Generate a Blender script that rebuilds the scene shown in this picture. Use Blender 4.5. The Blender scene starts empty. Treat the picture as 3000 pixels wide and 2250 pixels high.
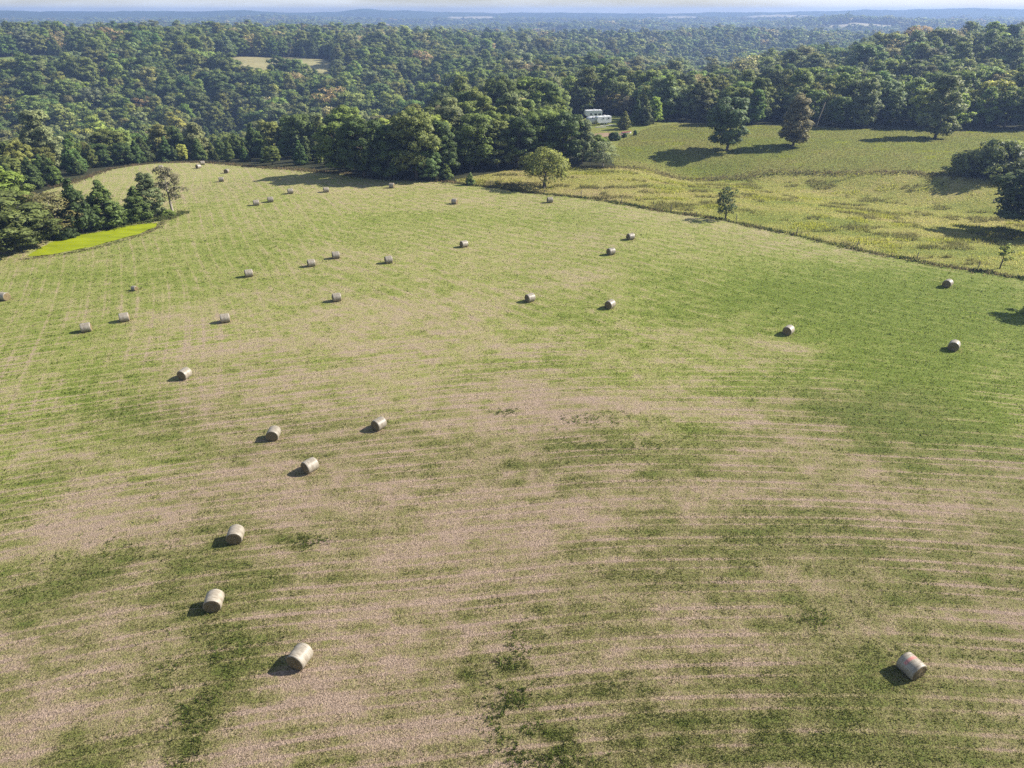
import bpy, math, random
import numpy as np
from mathutils import Vector, Matrix

# ------------------------------------------------------------------ camera
sc = bpy.context.scene
C = sc.collection
CAMZ, PITCH, FPX, UC, VC = 35.0, math.radians(28.62), 1475.0, 1106.0, 829.5
cam_d = bpy.data.cameras.new('camera')
cam_d.sensor_width = 36.0
cam_d.lens = 24.0
cam_d.clip_start = 0.5
cam_d.clip_end = 90000.0
cam = bpy.data.objects.new('camera', cam_d)
C.objects.link(cam)
cam.location = (0, 0, CAMZ)
cam.rotation_euler = (math.pi / 2 - PITCH, 0, 0)
sc.camera = cam

# ------------------------------------------------------------------ sky, sun, exposure
SUN_EL, SUN_PHI = math.radians(35.0), math.radians(16.0)
world = bpy.data.worlds.new('World')
sc.world = world
world.use_nodes = True
wn, wl = world.node_tree.nodes, world.node_tree.links
bg = wn['Background']
bg.inputs['Strength'].default_value = 0.05
sky = wn.new('ShaderNodeTexSky')
sky.sky_type = 'NISHITA'
sky.sun_disc = False
sky.sun_elevation = SUN_EL
sky.sun_rotation = math.pi / 2 - SUN_PHI
sky.altitude = 200
sky.air_density = 1.0
sky.dust_density = 0.3
sky.ozone_density = 1.5
# thin high cloud over the whole sky
tc = wn.new('ShaderNodeTexCoord')
mp = wn.new('ShaderNodeMapping')
mp.inputs['Scale'].default_value = (1.0, 1.0, 9.0)
cn = wn.new('ShaderNodeTexNoise')
cn.inputs['Scale'].default_value = 3.2
cn.inputs['Detail'].default_value = 6.0
cn.inputs['Roughness'].default_value = 0.55
cr = wn.new('ShaderNodeValToRGB')
cr.color_ramp.elements[0].position = 0.40
cr.color_ramp.elements[0].color = (0.0, 0.0, 0.0, 1)
cr.color_ramp.elements[1].position = 0.62
cr.color_ramp.elements[1].color = (0.26, 0.26, 0.26, 1)
mx = wn.new('ShaderNodeMixRGB')
mx.inputs['Color2'].default_value = (18.5, 20.5, 24.0, 1)
wl.new(tc.outputs['Generated'], mp.inputs['Vector'])
wl.new(mp.outputs['Vector'], cn.inputs['Vector'])
wl.new(cn.outputs['Fac'], cr.inputs['Fac'])
wl.new(cr.outputs['Color'], mx.inputs['Fac'])
wl.new(sky.outputs['Color'], mx.inputs['Color1'])
wl.new(mx.outputs['Color'], bg.inputs['Color'])

sun_d = bpy.data.lights.new('sun', 'SUN')
sun_d.energy = 5.0
sun_d.angle = math.radians(0.53)
sun_d.color = (1.0, 0.94, 0.84)
sun = bpy.data.objects.new('sun', sun_d)
C.objects.link(sun)
sun.location = (60, 20, 120)
sdir = Vector((-math.cos(SUN_EL) * math.cos(SUN_PHI), -math.cos(SUN_EL) * math.sin(SUN_PHI), -math.sin(SUN_EL)))
sun.rotation_euler = sdir.to_track_quat('-Z', 'Y').to_euler()

sc.view_settings.view_transform = 'Standard'
sc.view_settings.look = 'None'
sc.view_settings.gamma = 1.0
sc.view_settings.use_curve_mapping = False
sc.view_settings.exposure = 0.97
sc.cycles.max_bounces = 5
sc.cycles.diffuse_bounces = 3
sc.cycles.transmission_bounces = 3
sc.cycles.volume_bounces = 0
sc.cycles.use_denoising = False

HAZE_DENSITY = 2.6e-4
HAZE_COLOR = (0.38, 0.55, 0.95)

rng = np.random.default_rng(11)
random.seed(5)

# ------------------------------------------------------------------ noise + terrain height
def vnoise(x, y, seed=0):
    xi = np.floor(x).astype(np.int64); yi = np.floor(y).astype(np.int64)
    fx = x - xi; fy = y - yi
    fx = fx * fx * fx * (fx * (fx * 6 - 15) + 10); fy = fy * fy * fy * (fy * (fy * 6 - 15) + 10)
    def h(a, b):
        v = (a * 374761393 + b * 668265263 + seed * 974634777) & 0xffffffff
        v = ((v ^ (v >> 13)) * 1274126177) & 0xffffffff
        v = ((v ^ (v >> 15)) * 2246822519) & 0xffffffff
        return ((v ^ (v >> 16)) & 0xffffff) / float(0xffffff)
    a = h(xi, yi); b = h(xi + 1, yi); c = h(xi, yi + 1); d = h(xi + 1, yi + 1)
    return (a + (b - a) * fx) * (1 - fy) + (c + (d - c) * fx) * fy

def fbm(x, y, seed=0, octv=4):
    s = 0; a = 0.5; t = 0
    for o in range(octv):
        s = s + a * vnoise(x * 2 ** o + 17.3 * o, y * 2 ** o - 9.1 * o, seed + o); t += a; a *= 0.5
    return s / t

def sstep(a, b, x):
    t = np.clip((x - a) / (b - a), 0, 1)
    return t * t * (3 - 2 * t)

FAR = [(1700, -30), (1950, -27), (2250, -10), (2500, -5), (2750, -21), (3000, -19), (3300, -7), (3550, -11), (3900, 2), (4250, 15), (4700, 12), (5200, 9), (5700, 5)]
COLS = {
    -60: [(0, 0), (150, 0), (200, -2), (248, -5.5), (264, -10), (292, -24), (350, -33), (455, -34), (540, -20), (600, -8), (680, 2), (760, 5), (900, 7), (1100, 8), (1350, -10)],
    -34: [(0, 0), (150, 0), (200, -2), (246, -5.5), (262, -10), (290, -24), (350, -34), (455, -35), (540, -20), (600, -8), (680, 2), (760, 4), (900, 5), (1100, 6), (1350, -12)],
    -22: [(0, 0), (150, 0), (195, -2), (240, -5.5), (256, -10), (285, -24), (345, -34), (455, -36), (550, -22), (610, -9), (690, 1), (770, 2), (900, 1), (1100, -1), (1350, -16)],
    -11: [(0, 0), (165, 0), (205, -1.5), (232, -5), (275, -18), (340, -28), (430, -31), (530, -25), (620, -13), (700, -3), (780, -2), (900, -4), (1100, -6), (1350, -18)],
    0: [(0, 0), (200, 0), (245, -2), (310, -8), (410, -15), (540, -15), (700, -12), (900, -10), (1100, -9), (1250, -11), (1450, -20)],
    8: [(0, 0), (210, 0), (265, 0), (330, -4), (430, -12), (560, -17), (750, -18), (950, -15), (1150, -12), (1300, -15), (1500, -22)],
    15: [(0, 0), (160, -0.8), (189, -4.2), (207, -0.8), (234, 0.6), (285, -0.5), (360, -5), (480, -14), (660, -27), (900, -32), (1150, -22), (1350, -12), (1500, -12)],
    22: [(0, 0), (150, -0.8), (187, -4.3), (205, -0.8), (232, 0.8), (285, 0.5), (370, -3), (470, -7), (600, -9), (760, -16), (1000, -26), (1300, -18), (1500, -14)],
    30: [(0, 0), (140, -0.8), (181, -4.0), (200, -0.6), (228, 1.0), (285, 1.2), (380, 1), (500, 2), (640, 3), (800, -5), (1050, -22), (1350, -22), (1500, -20)],
    60: [(0, 0), (130, -0.5), (165, -2.5), (215, 1), (285, 2), (380, 3), (500, 7), (640, 9), (800, -2), (1050, -20), (1350, -22), (1500, -20)],
}
AZS = sorted(COLS)

def _col(r, pts):
    pts = pts + FAR
    xs = np.array([p[0] for p in pts], float); ys = np.array([p[1] for p in pts], float)
    m = np.zeros(len(xs))                                   # monotone cubic slopes
    d = np.diff(ys) / np.diff(xs)
    for i in range(1, len(xs) - 1):
        if d[i - 1] * d[i] > 0:
            w1 = 2 * (xs[i + 1] - xs[i]) + (xs[i] - xs[i - 1]); w2 = (xs[i + 1] - xs[i]) + 2 * (xs[i] - xs[i - 1])
            m[i] = (w1 + w2) / (w1 / d[i - 1] + w2 / d[i])
    r = np.clip(r, 0, xs[-1])
    i = np.clip(np.searchsorted(xs, r, side='right') - 1, 0, len(xs) - 2)
    h = xs[i + 1] - xs[i]; t = (r - xs[i]) / h
    return ((1 + 2 * t) * (1 - t) ** 2 * ys[i] + t * (1 - t) ** 2 * h * m[i] + t * t * (3 - 2 * t) * ys[i + 1] + t * t * (t - 1) * h * m[i + 1])

POND_C = (-63.0, 98.0)
HILLS = [(-10.8, 4350, 17, 100), (-12.9, 4400, 7, 150), (-8.4, 4350, 9, 150), (-19.0, 4350, 8, 125), (-20.6, 4400, 5, 260), (-6.6, 4350, 7, 200),
         (-30.0, 5000, 13, 340), (-33.5, 4200, 8, 125), (-25.8, 4350, 5, 150), (24, 4450, 7, 520), (30, 4450, 10, 640), (36, 4450, 14, 700), (15, 4200, 5, 200), (3, 4350, 4, 200)]

def height(x, y):
    x = np.asarray(x, float); y = np.asarray(y, float)
    r = np.hypot(x, y); az = np.degrees(np.arctan2(x, y))
    a = np.clip(az, AZS[0], AZS[-1])
    z = np.zeros_like(r)
    vals = [_col(r, COLS[k]) for k in AZS]
    for i in range(len(AZS) - 1):
        m = (a >= AZS[i]) & (a <= AZS[i + 1])
        t = (a - AZS[i]) / (AZS[i + 1] - AZS[i]); t = t * t * (3 - 2 * t)
        z = np.where(m, vals[i] * (1 - t) + vals[i + 1] * t, z)
    z = z * np.where(r < 900, sstep(120, 80, np.abs(az)), 1)
    # roll of the country, growing with distance
    amp = sstep(280, 700, r) * 8 + sstep(1200, 2200, r) * 10 * sstep(4100, 3300, r) + sstep(3500, 4200, r) * 1
    amp = amp * (1 - 0.75 * sstep(-6, -12, az) * sstep(420, 520, r) * sstep(1000, 850, r))
    z = z + amp * (fbm(x / 330, y / 330, 3, 3) - 0.5) * 2 * sstep(4800, 2200, r)
    z = z + amp * (fbm(x / 1700, y / 1700, 7, 3) - 0.5) * 2 * sstep(700, 2500, r)
    # undulation of the hayfield and pastures
    z = z + (fbm(x / 26, y / 26, 21, 2) - 0.5) * 0.9 * sstep(20, 60, np.hypot(x - POND_C[0], y - POND_C[1]))
    for (ha, hr, hh, hw) in HILLS:
        hx, hy = hr * math.sin(math.radians(ha)), hr * math.cos(math.radians(ha))
        lat = x * math.cos(math.radians(ha)) - y * math.sin(math.radians(ha))
        dep = x * math.sin(math.radians(ha)) + y * math.cos(math.radians(ha)) - hr
        z = z + hh * np.exp(-(lat / hw) ** 2 - (dep / 260.0) ** 2) * (0.75 + 0.5 * fbm(x / 160, y / 160, 31, 3))
    return z

CP, SP = math.cos(PITCH), math.sin(PITCH)
def ray(u, v):
    d = np.array([u - UC, FPX * CP + (VC - v) * SP, -FPX * SP + (VC - v) * CP])
    return d / np.linalg.norm(d)

_T = np.concatenate([np.arange(20, 420, 4.0), np.geomspace(420, 5600, 150)])
def P(u, v, dz=0.0):
    """where the line of sight through a point of the photograph meets the ground (dz above it)"""
    d = ray(u, v)
    hz = CAMZ + _T * d[2] - height(_T * d[0], _T * d[1]) - dz
    k = np.argmax(hz < 0)
    if not (hz < 0).any():
        k = len(_T) - 1
    if k == 0: k = 1
    t = _T[k - 1] + (_T[k] - _T[k - 1]) * hz[k - 1] / (hz[k - 1] - hz[k] + 1e-9)
    for _ in range(4):
        e = CAMZ + t * d[2] - float(height(t * d[0], t * d[1])) - dz
        t += e / max(-d[2], 0.02) * 0.8
    return np.array([t * d[0], t * d[1], CAMZ + t * d[2] - dz])

def z_at_row(Y, v):
    t = (VC - v) / FPX
    return CAMZ + Y * (t * CP - SP) / (CP + t * SP)

def m_per_px(p):
    return (p[1] * CP + (CAMZ - p[2]) * SP) / FPX

def poly(pts):
    return np.array([P(u, v)[:2] for u, v in pts])

def inside(x, y, pg):
    c = np.zeros(np.shape(x), bool)
    j = len(pg) - 1
    for i in range(len(pg)):
        xi, yi = pg[i]; xj, yj = pg[j]
        cond = ((yi > y) != (yj > y)) & (x < (xj - xi) * (y - yi) / (yj - yi + 1e-12) + xi)
        c ^= cond
        j = i
    return c

def seg_dist(x, y, pts):
    d = np.full(np.shape(x), 1e9)
    for (ax, ay), (bx, by) in zip(pts[:-1], pts[1:]):
        vx, vy = bx - ax, by - ay
        t = np.clip(((x - ax) * vx + (y - ay) * vy) / (vx * vx + vy * vy + 1e-9), 0, 1)
        d = np.minimum(d, np.hypot(x - ax - t * vx, y - ay - t * vy))
    return d

FENCE_PX = [(985, 396), (1110, 412), (1290, 432), (1420, 455), (1560, 475), (1700, 505), (1850, 540), (2000, 570), (2212, 604), (2450, 645)]
HAY_PX = [(-700, 2300), (-700, 640), (-140, 480), (-100, 440), (60, 425), (120, 405), (180, 388), (240, 365), (330, 353), (440, 351), (560, 362), (700, 373), (800, 386), (940, 391)] + FENCE_PX + [(2900, 900), (2900, 2300)]
DRAW_PX = [(985, 388), (1130, 362), (1330, 362), (1400, 368), (1700, 372), (2070, 380), (2400, 384)]
PAST_PX = FENCE_PX[::-1] + DRAW_PX
FARP_PX = [(1330, 362), (1318, 338), (1342, 302), (1400, 276), (1480, 266), (1600, 271), (1750, 273), (1900, 280), (2100, 284), (2400, 280), (2400, 384), (2070, 380), (1700, 372), (1400, 368)]
YARD_PX = [(1318, 338), (1290, 318), (1258, 296), (1245, 262), (1270, 253), (1330, 250), (1420, 262), (1480, 266), (1400, 276), (1342, 302)]
POND_PX = [(52, 553), (95, 527), (140, 508), (205, 500), (262, 489), (300, 483), (346, 480), (336, 491), (296, 506), (240, 521), (180, 536), (120, 547), (80, 553)]
FENCE, HAY, DRAW, PAST, FARP, YARD = [poly(a) for a in (FENCE_PX, HAY_PX, DRAW_PX, PAST_PX, FARP_PX, YARD_PX)]
POND = poly(POND_PX)
POND_Z = float(np.median(height(POND[:, 0], POND[:, 1]))) - 0.12
_h0 = height
def height(x, y):                                          # the pond's basin
    z = _h0(x, y)
    x = np.asarray(x, float); y = np.asarray(y, float)
    near = (np.abs(x - POND_C[0]) < 60) & (np.abs(y - POND_C[1]) < 60)
    if near.any():
        ins = inside(x, y, POND)
        d = seg_dist(x, y, np.vstack([POND, POND[:1]]))
        w = np.where(ins, 1.0, sstep(5.0, 0.5, d))
        tgt = np.where(ins, POND_Z - 0.12 - 0.5 * sstep(0.3, 3, d), POND_Z + 0.12)
        z = np.where(near, z * (1 - w) + tgt * w, z)
    return z

# clearings in the woods: (u, v, half width across, half depth, tint)
CLEAR = [(10, 127, 52, 56, (0.17, 0.21, 0.06)), (485, 132, 24, 44, (0.25, 0.23, 0.11)), (550, 130, 28, 50, (0.27, 0.24, 0.12)), (640, 129, 30, 54, (0.25, 0.23, 0.11)),
         (175, 94, 24, 70, (0.28, 0.24, 0.13)), (318, 99, 26, 70, (0.28, 0.25, 0.15)), (840, 89, 30, 90, (0.27, 0.24, 0.15))]
CLEAR_W = []
for (u, v, a, b, t) in CLEAR:
    p = P(u, v); k = 1 - 0.6 * b / math.hypot(p[0], p[1])     # runs down the slope towards the valley
    CLEAR_W.append((p[0] * k, p[1] * k, a, b, t))
for (azd, r, a, b) in [(23.2, 2260, 60, 75), (25.2, 2320, 72, 80), (31.5, 2200, 80, 80), (34, 2270, 100, 90), (23.5, 3240, 100, 105), (29.5, 3280, 115, 110), (-17, 2300, 40, 50), (12, 3850, 100, 120), (-3, 3850, 110, 120), (19, 3900, 130, 120)]:
    CLEAR_W.append((r * math.sin(math.radians(azd)), r * math.cos(math.radians(azd)), a, b, (0.34, 0.30, 0.20)))

def clearing(x, y):
    """0..1 how much a point lies in a clearing, and which"""
    best = np.zeros(np.shape(x)); idx = np.full(np.shape(x), -1)
    for k, (cx, cy, a, b, t) in enumerate(CLEAR_W):
        n = math.hypot(cx, cy); fx, fy = cx / n, cy / n
        lat = (x - cx) * fy - (y - cy) * fx; dep = (x - cx) * fx + (y - cy) * fy
        q = np.sqrt((lat / a) ** 2 + (dep / b) ** 2) + (vnoise(x / 18 / (1 + n / 1500), y / 18 / (1 + n / 1500), 40 + k) - 0.5) * 0.5
        m = q < 1
        best = np.where(m, 1.0, best); idx = np.where(m, k, idx)
    return best, idx

# ------------------------------------------------------------------ materials
def new_mat(name):
    m = bpy.data.materials.new(name); m.use_nodes = True
    nt = m.node_tree; b = nt.nodes['Principled BSDF']
    return m, nt.nodes, nt.links, b

def set_spec(b, v):
    b.inputs['Specular IOR Level'].default_value = v

def plain(name, col, rough=0.7, spec=0.3, noise=0.12, scale=6.0, bump=0.0, metal=0.0):
    m, n, l, b = new_mat(name)
    t = n.new('ShaderNodeTexNoise'); t.inputs['Scale'].default_value = scale; t.inputs['Detail'].default_value = 5
    c = n.new('ShaderNodeTexCoord'); l.new(c.outputs['Object'], t.inputs['Vector'])
    r = n.new('ShaderNodeValToRGB')
    r.color_ramp.elements[0].position = 0.3; r.color_ramp.elements[1].position = 0.7
    r.color_ramp.elements[0].color = tuple(max(0, x * (1 - noise)) for x in col) + (1,)
    r.color_ramp.elements[1].color = tuple(min(1, x * (1 + noise)) for x in col) + (1,)
    l.new(t.outputs['Fac'], r.inputs['Fac']); l.new(r.outputs['Color'], b.inputs['Base Color'])
    b.inputs['Roughness'].default_value = rough; set_spec(b, spec); b.inputs['Metallic'].default_value = metal
    if bump:
        bp = n.new('ShaderNodeBump'); bp.inputs['Strength'].default_value = 0.6; bp.inputs['Distance'].default_value = bump
        l.new(t.outputs['Fac'], bp.inputs['Height']); l.new(bp.outputs['Normal'], b.inputs['Normal'])
    return m

def math_node(n, l, op, a, b=None, c=None):
    k = n.new('ShaderNodeMath'); k.operation = op
    for i, s in enumerate((a, b, c)):
        if s is None: continue
        if isinstance(s, (int, float)): k.inputs[i].default_value = s
        else: l.new(s, k.inputs[i])
    return k.outputs[0]

def noise_node(n, l, vec, scale, detail=3, rough=0.6, dist=0.0):
    t = n.new('ShaderNodeTexNoise')
    t.inputs['Scale'].default_value = scale; t.inputs['Detail'].default_value = detail
    t.inputs['Roughness'].default_value = rough; t.inputs['Distortion'].default_value = dist
    l.new(vec, t.inputs['Vector'])
    return t.outputs['Fac']

HAY_RAMP = [(0.00, (0.390, 0.300, 0.215)), (0.20, (0.385, 0.312, 0.188)), (0.40, (0.355, 0.318, 0.145)), (0.58, (0.285, 0.300, 0.088)), (0.78, (0.212, 0.255, 0.052)), (1.0, (0.150, 0.200, 0.030))]
DRY_RAMP = [(0.00, (0.385, 0.285, 0.215)), (0.20, (0.355, 0.272, 0.178)), (0.40, (0.298, 0.255, 0.128)), (0.58, (0.230, 0.215, 0.084)), (0.78, (0.176, 0.182, 0.056)), (1.0, (0.138, 0.165, 0.040))]
def hay_ramp(g, dry):
    def f(rp): return np.stack([np.interp(g, [p for p, _ in rp], [c[i] for _, c in rp]) for i in range(3)], -1)
    return f(HAY_RAMP) * (1 - dry[:, None]) + f(DRY_RAMP) * dry[:, None]
def hay_dry(x, y):
    return sstep(78, 46, np.hypot(x, y) + (fbm(x / 18, y / 12, 321, 3) - 0.5) * 34 - 0.12 * np.abs(x))

ROWS = [[(2.3, 0.16, 0.0, -0.48), (2.3, 0.10, 0.38, -0.32), (2.3, 0.20, 0.70, 0.17), (1.15, 0.10, 0.2, -0.10)],
        [(2.2, 0.20, 0.1, -0.22), (2.2, 0.22, 0.6, 0.09), (3.7, 0.16, 0.3, -0.12)],
        [(2.0, 0.18, 0.2, -0.20), (2.0, 0.20, 0.7, 0.07), (3.3, 0.15, 0.4, -0.14)]]          # spacing, half width, phase, more or less green


def ground_mat(name, ramp, ramp2=None):
    """ground cover whose share of living grass is the vertex value 'green'; the fine mottling is noise on the spot"""
    m, n, l, b = new_mat(name)
    at = n.new('ShaderNodeAttribute'); at.attribute_name = 'green'
    geo = n.new('ShaderNodeNewGeometry'); pos = geo.outputs['Position']
    n1 = noise_node(n, l, pos, 0.9, 4, 0.65, 0.4)
    n2 = noise_node(n, l, pos, 4.5, 4, 0.7)
    n3 = noise_node(n, l, pos, 11.0, 3, 0.7)
    f = math_node(n, l, 'MULTIPLY_ADD', math_node(n, l, 'SUBTRACT', n1, 0.5), 0.95, at.outputs['Fac'])
    f = math_node(n, l, 'MULTIPLY_ADD', math_node(n, l, 'SUBTRACT', n2, 0.5), 1.0, f)
    if ramp2:
        on = math_node(n, l, 'MULTIPLY', math_node(n, l, 'SUBTRACT', noise_node(n, l, pos, 0.11, 3, 0.5), 0.28), 3.0)
        on = math_node(n, l, 'MINIMUM', math_node(n, l, 'MAXIMUM', on, 0.0), 1.25)
        for nm_, rows in zip('abc', ROWS):
            sa = n.new('ShaderNodeAttribute'); sa.attribute_name = 'swath_' + nm_
            ka = n.new('ShaderNodeAttribute'); ka.attribute_name = 'driven_' + nm_
            w8 = math_node(n, l, 'MULTIPLY', on, ka.outputs['Fac'])
            for (per, wid, ph, amp) in rows:
                q = math_node(n, l, 'FRACT', math_node(n, l, 'MULTIPLY_ADD', sa.outputs['Fac'], 1.0 / per, ph + 100.0))
                q = math_node(n, l, 'MULTIPLY', math_node(n, l, 'ABSOLUTE', math_node(n, l, 'SUBTRACT', q, 0.5)), per)
                mr = n.new('ShaderNodeMapRange'); mr.interpolation_type = 'SMOOTHSTEP'
                mr.inputs['From Min'].default_value = wid * 1.4; mr.inputs['From Max'].default_value = wid * 0.4
                l.new(q, mr.inputs['Value'])
                f = math_node(n, l, 'MULTIPLY_ADD', math_node(n, l, 'MULTIPLY', mr.outputs[0], w8), amp, f)
    r = n.new('ShaderNodeValToRGB')
    while len(r.color_ramp.elements) < len(ramp): r.color_ramp.elements.new(0.5)
    for e, (p, c) in zip(r.color_ramp.elements, ramp):
        e.position = p; e.color = c + (1,)
    l.new(f, r.inputs['Fac'])
    cout = r.outputs['Color']
    if ramp2:
        r2 = n.new('ShaderNodeValToRGB')
        while len(r2.color_ramp.elements) < len(ramp2): r2.color_ramp.elements.new(0.5)
        for e, (p, c) in zip(r2.color_ramp.elements, ramp2): e.position = p; e.color = c + (1,)
        l.new(f, r2.inputs['Fac'])
        ad = n.new('ShaderNodeAttribute'); ad.attribute_name = 'dry'
        mxr = n.new('ShaderNodeMixRGB'); l.new(ad.outputs['Fac'], mxr.inputs['Fac']); l.new(cout, mxr.inputs['Color1']); l.new(r2.outputs['Color'], mxr.inputs['Color2'])
        cout = mxr.outputs['Color']
    v = math_node(n, l, 'MULTIPLY_ADD', math_node(n, l, 'SUBTRACT', n3, 0.5), 2.6, 0.92)
    v = math_node(n, l, 'MULTIPLY_ADD', math_node(n, l, 'SUBTRACT', n2, 0.5), 0.8, v)
    v = math_node(n, l, 'MINIMUM', math_node(n, l, 'MAXIMUM', v, 0.3), 1.6)
    mul = n.new('ShaderNodeVectorMath'); mul.operation = 'SCALE'
    l.new(cout, mul.inputs[0]); l.new(v, mul.inputs['Scale'])
    l.new(mul.outputs[0], b.inputs['Base Color'])
    b.inputs['Roughness'].default_value = 0.9; set_spec(b, 0.1)
    hsum = math_node(n, l, 'MULTIPLY_ADD', n2, 0.6, n3)
    bp = n.new('ShaderNodeBump'); bp.inputs['Strength'].default_value = 1.0; bp.inputs['Distance'].default_value = 0.22
    l.new(hsum, bp.inputs['Height']); l.new(bp.outputs['Normal'], b.inputs['Normal'])
    return m

def hills_mat():
    m, n, l, b = new_mat('wooded_country')
    at = n.new('ShaderNodeAttribute'); at.attribute_name = 'Col'
    geo = n.new('ShaderNodeNewGeometry')
    n1 = noise_node(n, l, geo.outputs['Position'], 0.018, 5, 0.7)
    n2 = noise_node(n, l, geo.outputs['Position'], 0.35, 4, 0.7)
    v = math_node(n, l, 'MULTIPLY', math_node(n, l, 'MULTIPLY_ADD', n1, 1.4, 0.3), math_node(n, l, 'MULTIPLY_ADD', n2, 1.0, 0.5))
    mul = n.new('ShaderNodeVectorMath'); mul.operation = 'SCALE'
    l.new(at.outputs['Color'], mul.inputs[0]); l.new(v, mul.inputs['Scale'])
    l.new(mul.outputs[0], b.inputs['Base Color'])
    b.inputs['Roughness'].default_value = 0.95; set_spec(b, 0.05)
    return m

def grass_mat(name, up=0.55):
    m, n, l, b = new_mat(name)
    at = n.new('ShaderNodeAttribute'); at.attribute_name = 'Col'
    geo = n.new('ShaderNodeNewGeometry')
    mixn = n.new('ShaderNodeMix'); mixn.data_type = 'VECTOR'
    mixn.inputs[0].default_value = up
    l.new(geo.outputs['Normal'], mixn.inputs[4]); mixn.inputs[5].default_value = (0, 0, 1)
    nn = n.new('ShaderNodeVectorMath'); nn.operation = 'NORMALIZE'; l.new(mixn.outputs[1], nn.inputs[0])
    l.new(at.outputs['Color'], b.inputs['Base Color']); l.new(nn.outputs[0], b.inputs['Normal'])
    b.inputs['Roughness'].default_value = 0.75; set_spec(b, 0.15)
    tr = n.new('ShaderNodeBsdfTranslucent'); l.new(at.outputs['Color'], tr.inputs['Color'])
    ms = n.new('ShaderNodeMixShader'); ms.inputs[0].default_value = 0.42
    out = n['Material Output']
    l.new(b.outputs[0], ms.inputs[1]); l.new(tr.outputs[0], ms.inputs[2]); l.new(ms.outputs[0], out.inputs['Surface'])
    return m

def leaf_mat():
    m, n, l, b = new_mat('leaves')
    at = n.new('ShaderNodeAttribute'); at.attribute_type = 'INSTANCER'; at.attribute_name = 'tint'
    lv = n.new('ShaderNodeAttribute'); lv.attribute_name = 'lv'
    oi = n.new('ShaderNodeObjectInfo')
    geo = n.new('ShaderNodeNewGeometry')
    nz = noise_node(n, l, geo.outputs['Position'], 0.5, 2, 0.5)
    v = math_node(n, l, 'MULTIPLY_ADD', lv.outputs['Fac'], 0.75, 0.6)
    v = math_node(n, l, 'MULTIPLY', v, math_node(n, l, 'MULTIPLY_ADD', oi.outputs['Random'], 0.34, 0.83))
    v = math_node(n, l, 'MULTIPLY', v, math_node(n, l, 'MULTIPLY_ADD', nz, 0.7, 0.65))
    mul = n.new('ShaderNodeVectorMath'); mul.operation = 'SCALE'
    l.new(at.outputs['Color'], mul.inputs[0]); l.new(v, mul.inputs['Scale'])
    an = n.new('ShaderNodeAttribute'); an.attribute_name = 'nrm'
    vt = n.new('ShaderNodeVectorTransform'); vt.vector_type = 'NORMAL'; vt.convert_from = 'OBJECT'; vt.convert_to = 'WORLD'
    l.new(an.outputs['Vector'], vt.inputs[0])
    nn = n.new('ShaderNodeVectorMath'); nn.operation = 'NORMALIZE'; l.new(vt.outputs[0], nn.inputs[0])
    l.new(mul.outputs[0], b.inputs['Base Color']); l.new(nn.outputs[0], b.inputs['Normal'])
    b.inputs['Roughness'].default_value = 0.6; set_spec(b, 0.22)
    tr = n.new('ShaderNodeBsdfTranslucent'); l.new(mul.outputs[0], tr.inputs['Color'])
    ms = n.new('ShaderNodeMixShader'); ms.inputs[0].default_value = 0.3
    out = n['Material Output']
    l.new(b.outputs[0], ms.inputs[1]); l.new(tr.outputs[0], ms.inputs[2]); l.new(ms.outputs[0], out.inputs['Surface'])
    return m

M_HAY = ground_mat('mown_hay_stubble', HAY_RAMP, DRY_RAMP)
M_PAST = ground_mat('rough_pasture', [(0.0, (0.33, 0.25, 0.14)), (0.3, (0.34, 0.30, 0.11)), (0.6, (0.28, 0.285, 0.07)), (1.0, (0.15, 0.19, 0.04))])
M_FARP = ground_mat('green_pasture', [(0.0, (0.28, 0.22, 0.11)), (0.35, (0.24, 0.22, 0.07)), (0.7, (0.20, 0.22, 0.05)), (1.0, (0.145, 0.18, 0.036))])
M_HILLS = hills_mat()
M_GRASS = grass_mat('grass_blades', 0.95)
M_LEAF = leaf_mat()
M_BARK = plain('bark', (0.12, 0.095, 0.075), 0.9, 0.1, 0.35, 3.0, 0.03)
M_PALEBARK = plain('pale_bark', (0.32, 0.28, 0.23), 0.9, 0.1, 0.25, 3.0, 0.03)

# ------------------------------------------------------------------ mesh helpers
def mesh_np(name, verts, faces, mats=(), mat_idx=None, smooth=False, attrs=None):
    """faces: (n,3) or (n,4) int array"""
    me = bpy.data.meshes.new(name)
    verts = np.ascontiguousarray(verts, np.float32); faces = np.ascontiguousarray(faces, np.int32)
    nf, k = faces.shape
    me.vertices.add(len(verts)); me.vertices.foreach_set('co', verts.ravel())
    me.loops.add(nf * k); me.loops.foreach_set('vertex_index', faces.ravel())
    me.polygons.add(nf); me.polygons.foreach_set('loop_start', np.arange(0, nf * k, k, dtype=np.int32))
    for m in mats: me.materials.append(m)
    if mat_idx is not None: me.polygons.foreach_set('material_index', np.ascontiguousarray(mat_idx, np.int32))
    me.polygons.foreach_set('use_smooth', np.full(nf, smooth))
    for nm, (typ, arr) in (attrs or {}).items():
        a = me.attributes.new(nm, typ, 'POINT')
        key = {'FLOAT': 'value', 'FLOAT_VECTOR': 'vector', 'FLOAT_COLOR': 'color', 'INT': 'value'}[typ]
        a.data.foreach_set(key, np.ascontiguousarray(arr, np.int32 if typ == 'INT' else np.float32).ravel())
    me.update(calc_edges=True); me.validate()
    return me

def link(name, data, parent=None):
    o = bpy.data.objects.new(name, data); C.objects.link(o)
    if parent is not None: o.parent = parent
    return o

def tag(o, label=None, cat=None, group=None, kind=None):
    if label: o['label'] = label
    if cat: o['category'] = cat
    if group: o['group'] = group
    if kind: o['kind'] = kind
    return o

def empty(name, loc, rz=0.0):
    o = link(name, None); o.location = loc; o.rotation_euler = (0, 0, rz); o.empty_display_size = 0.3
    return o

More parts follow.
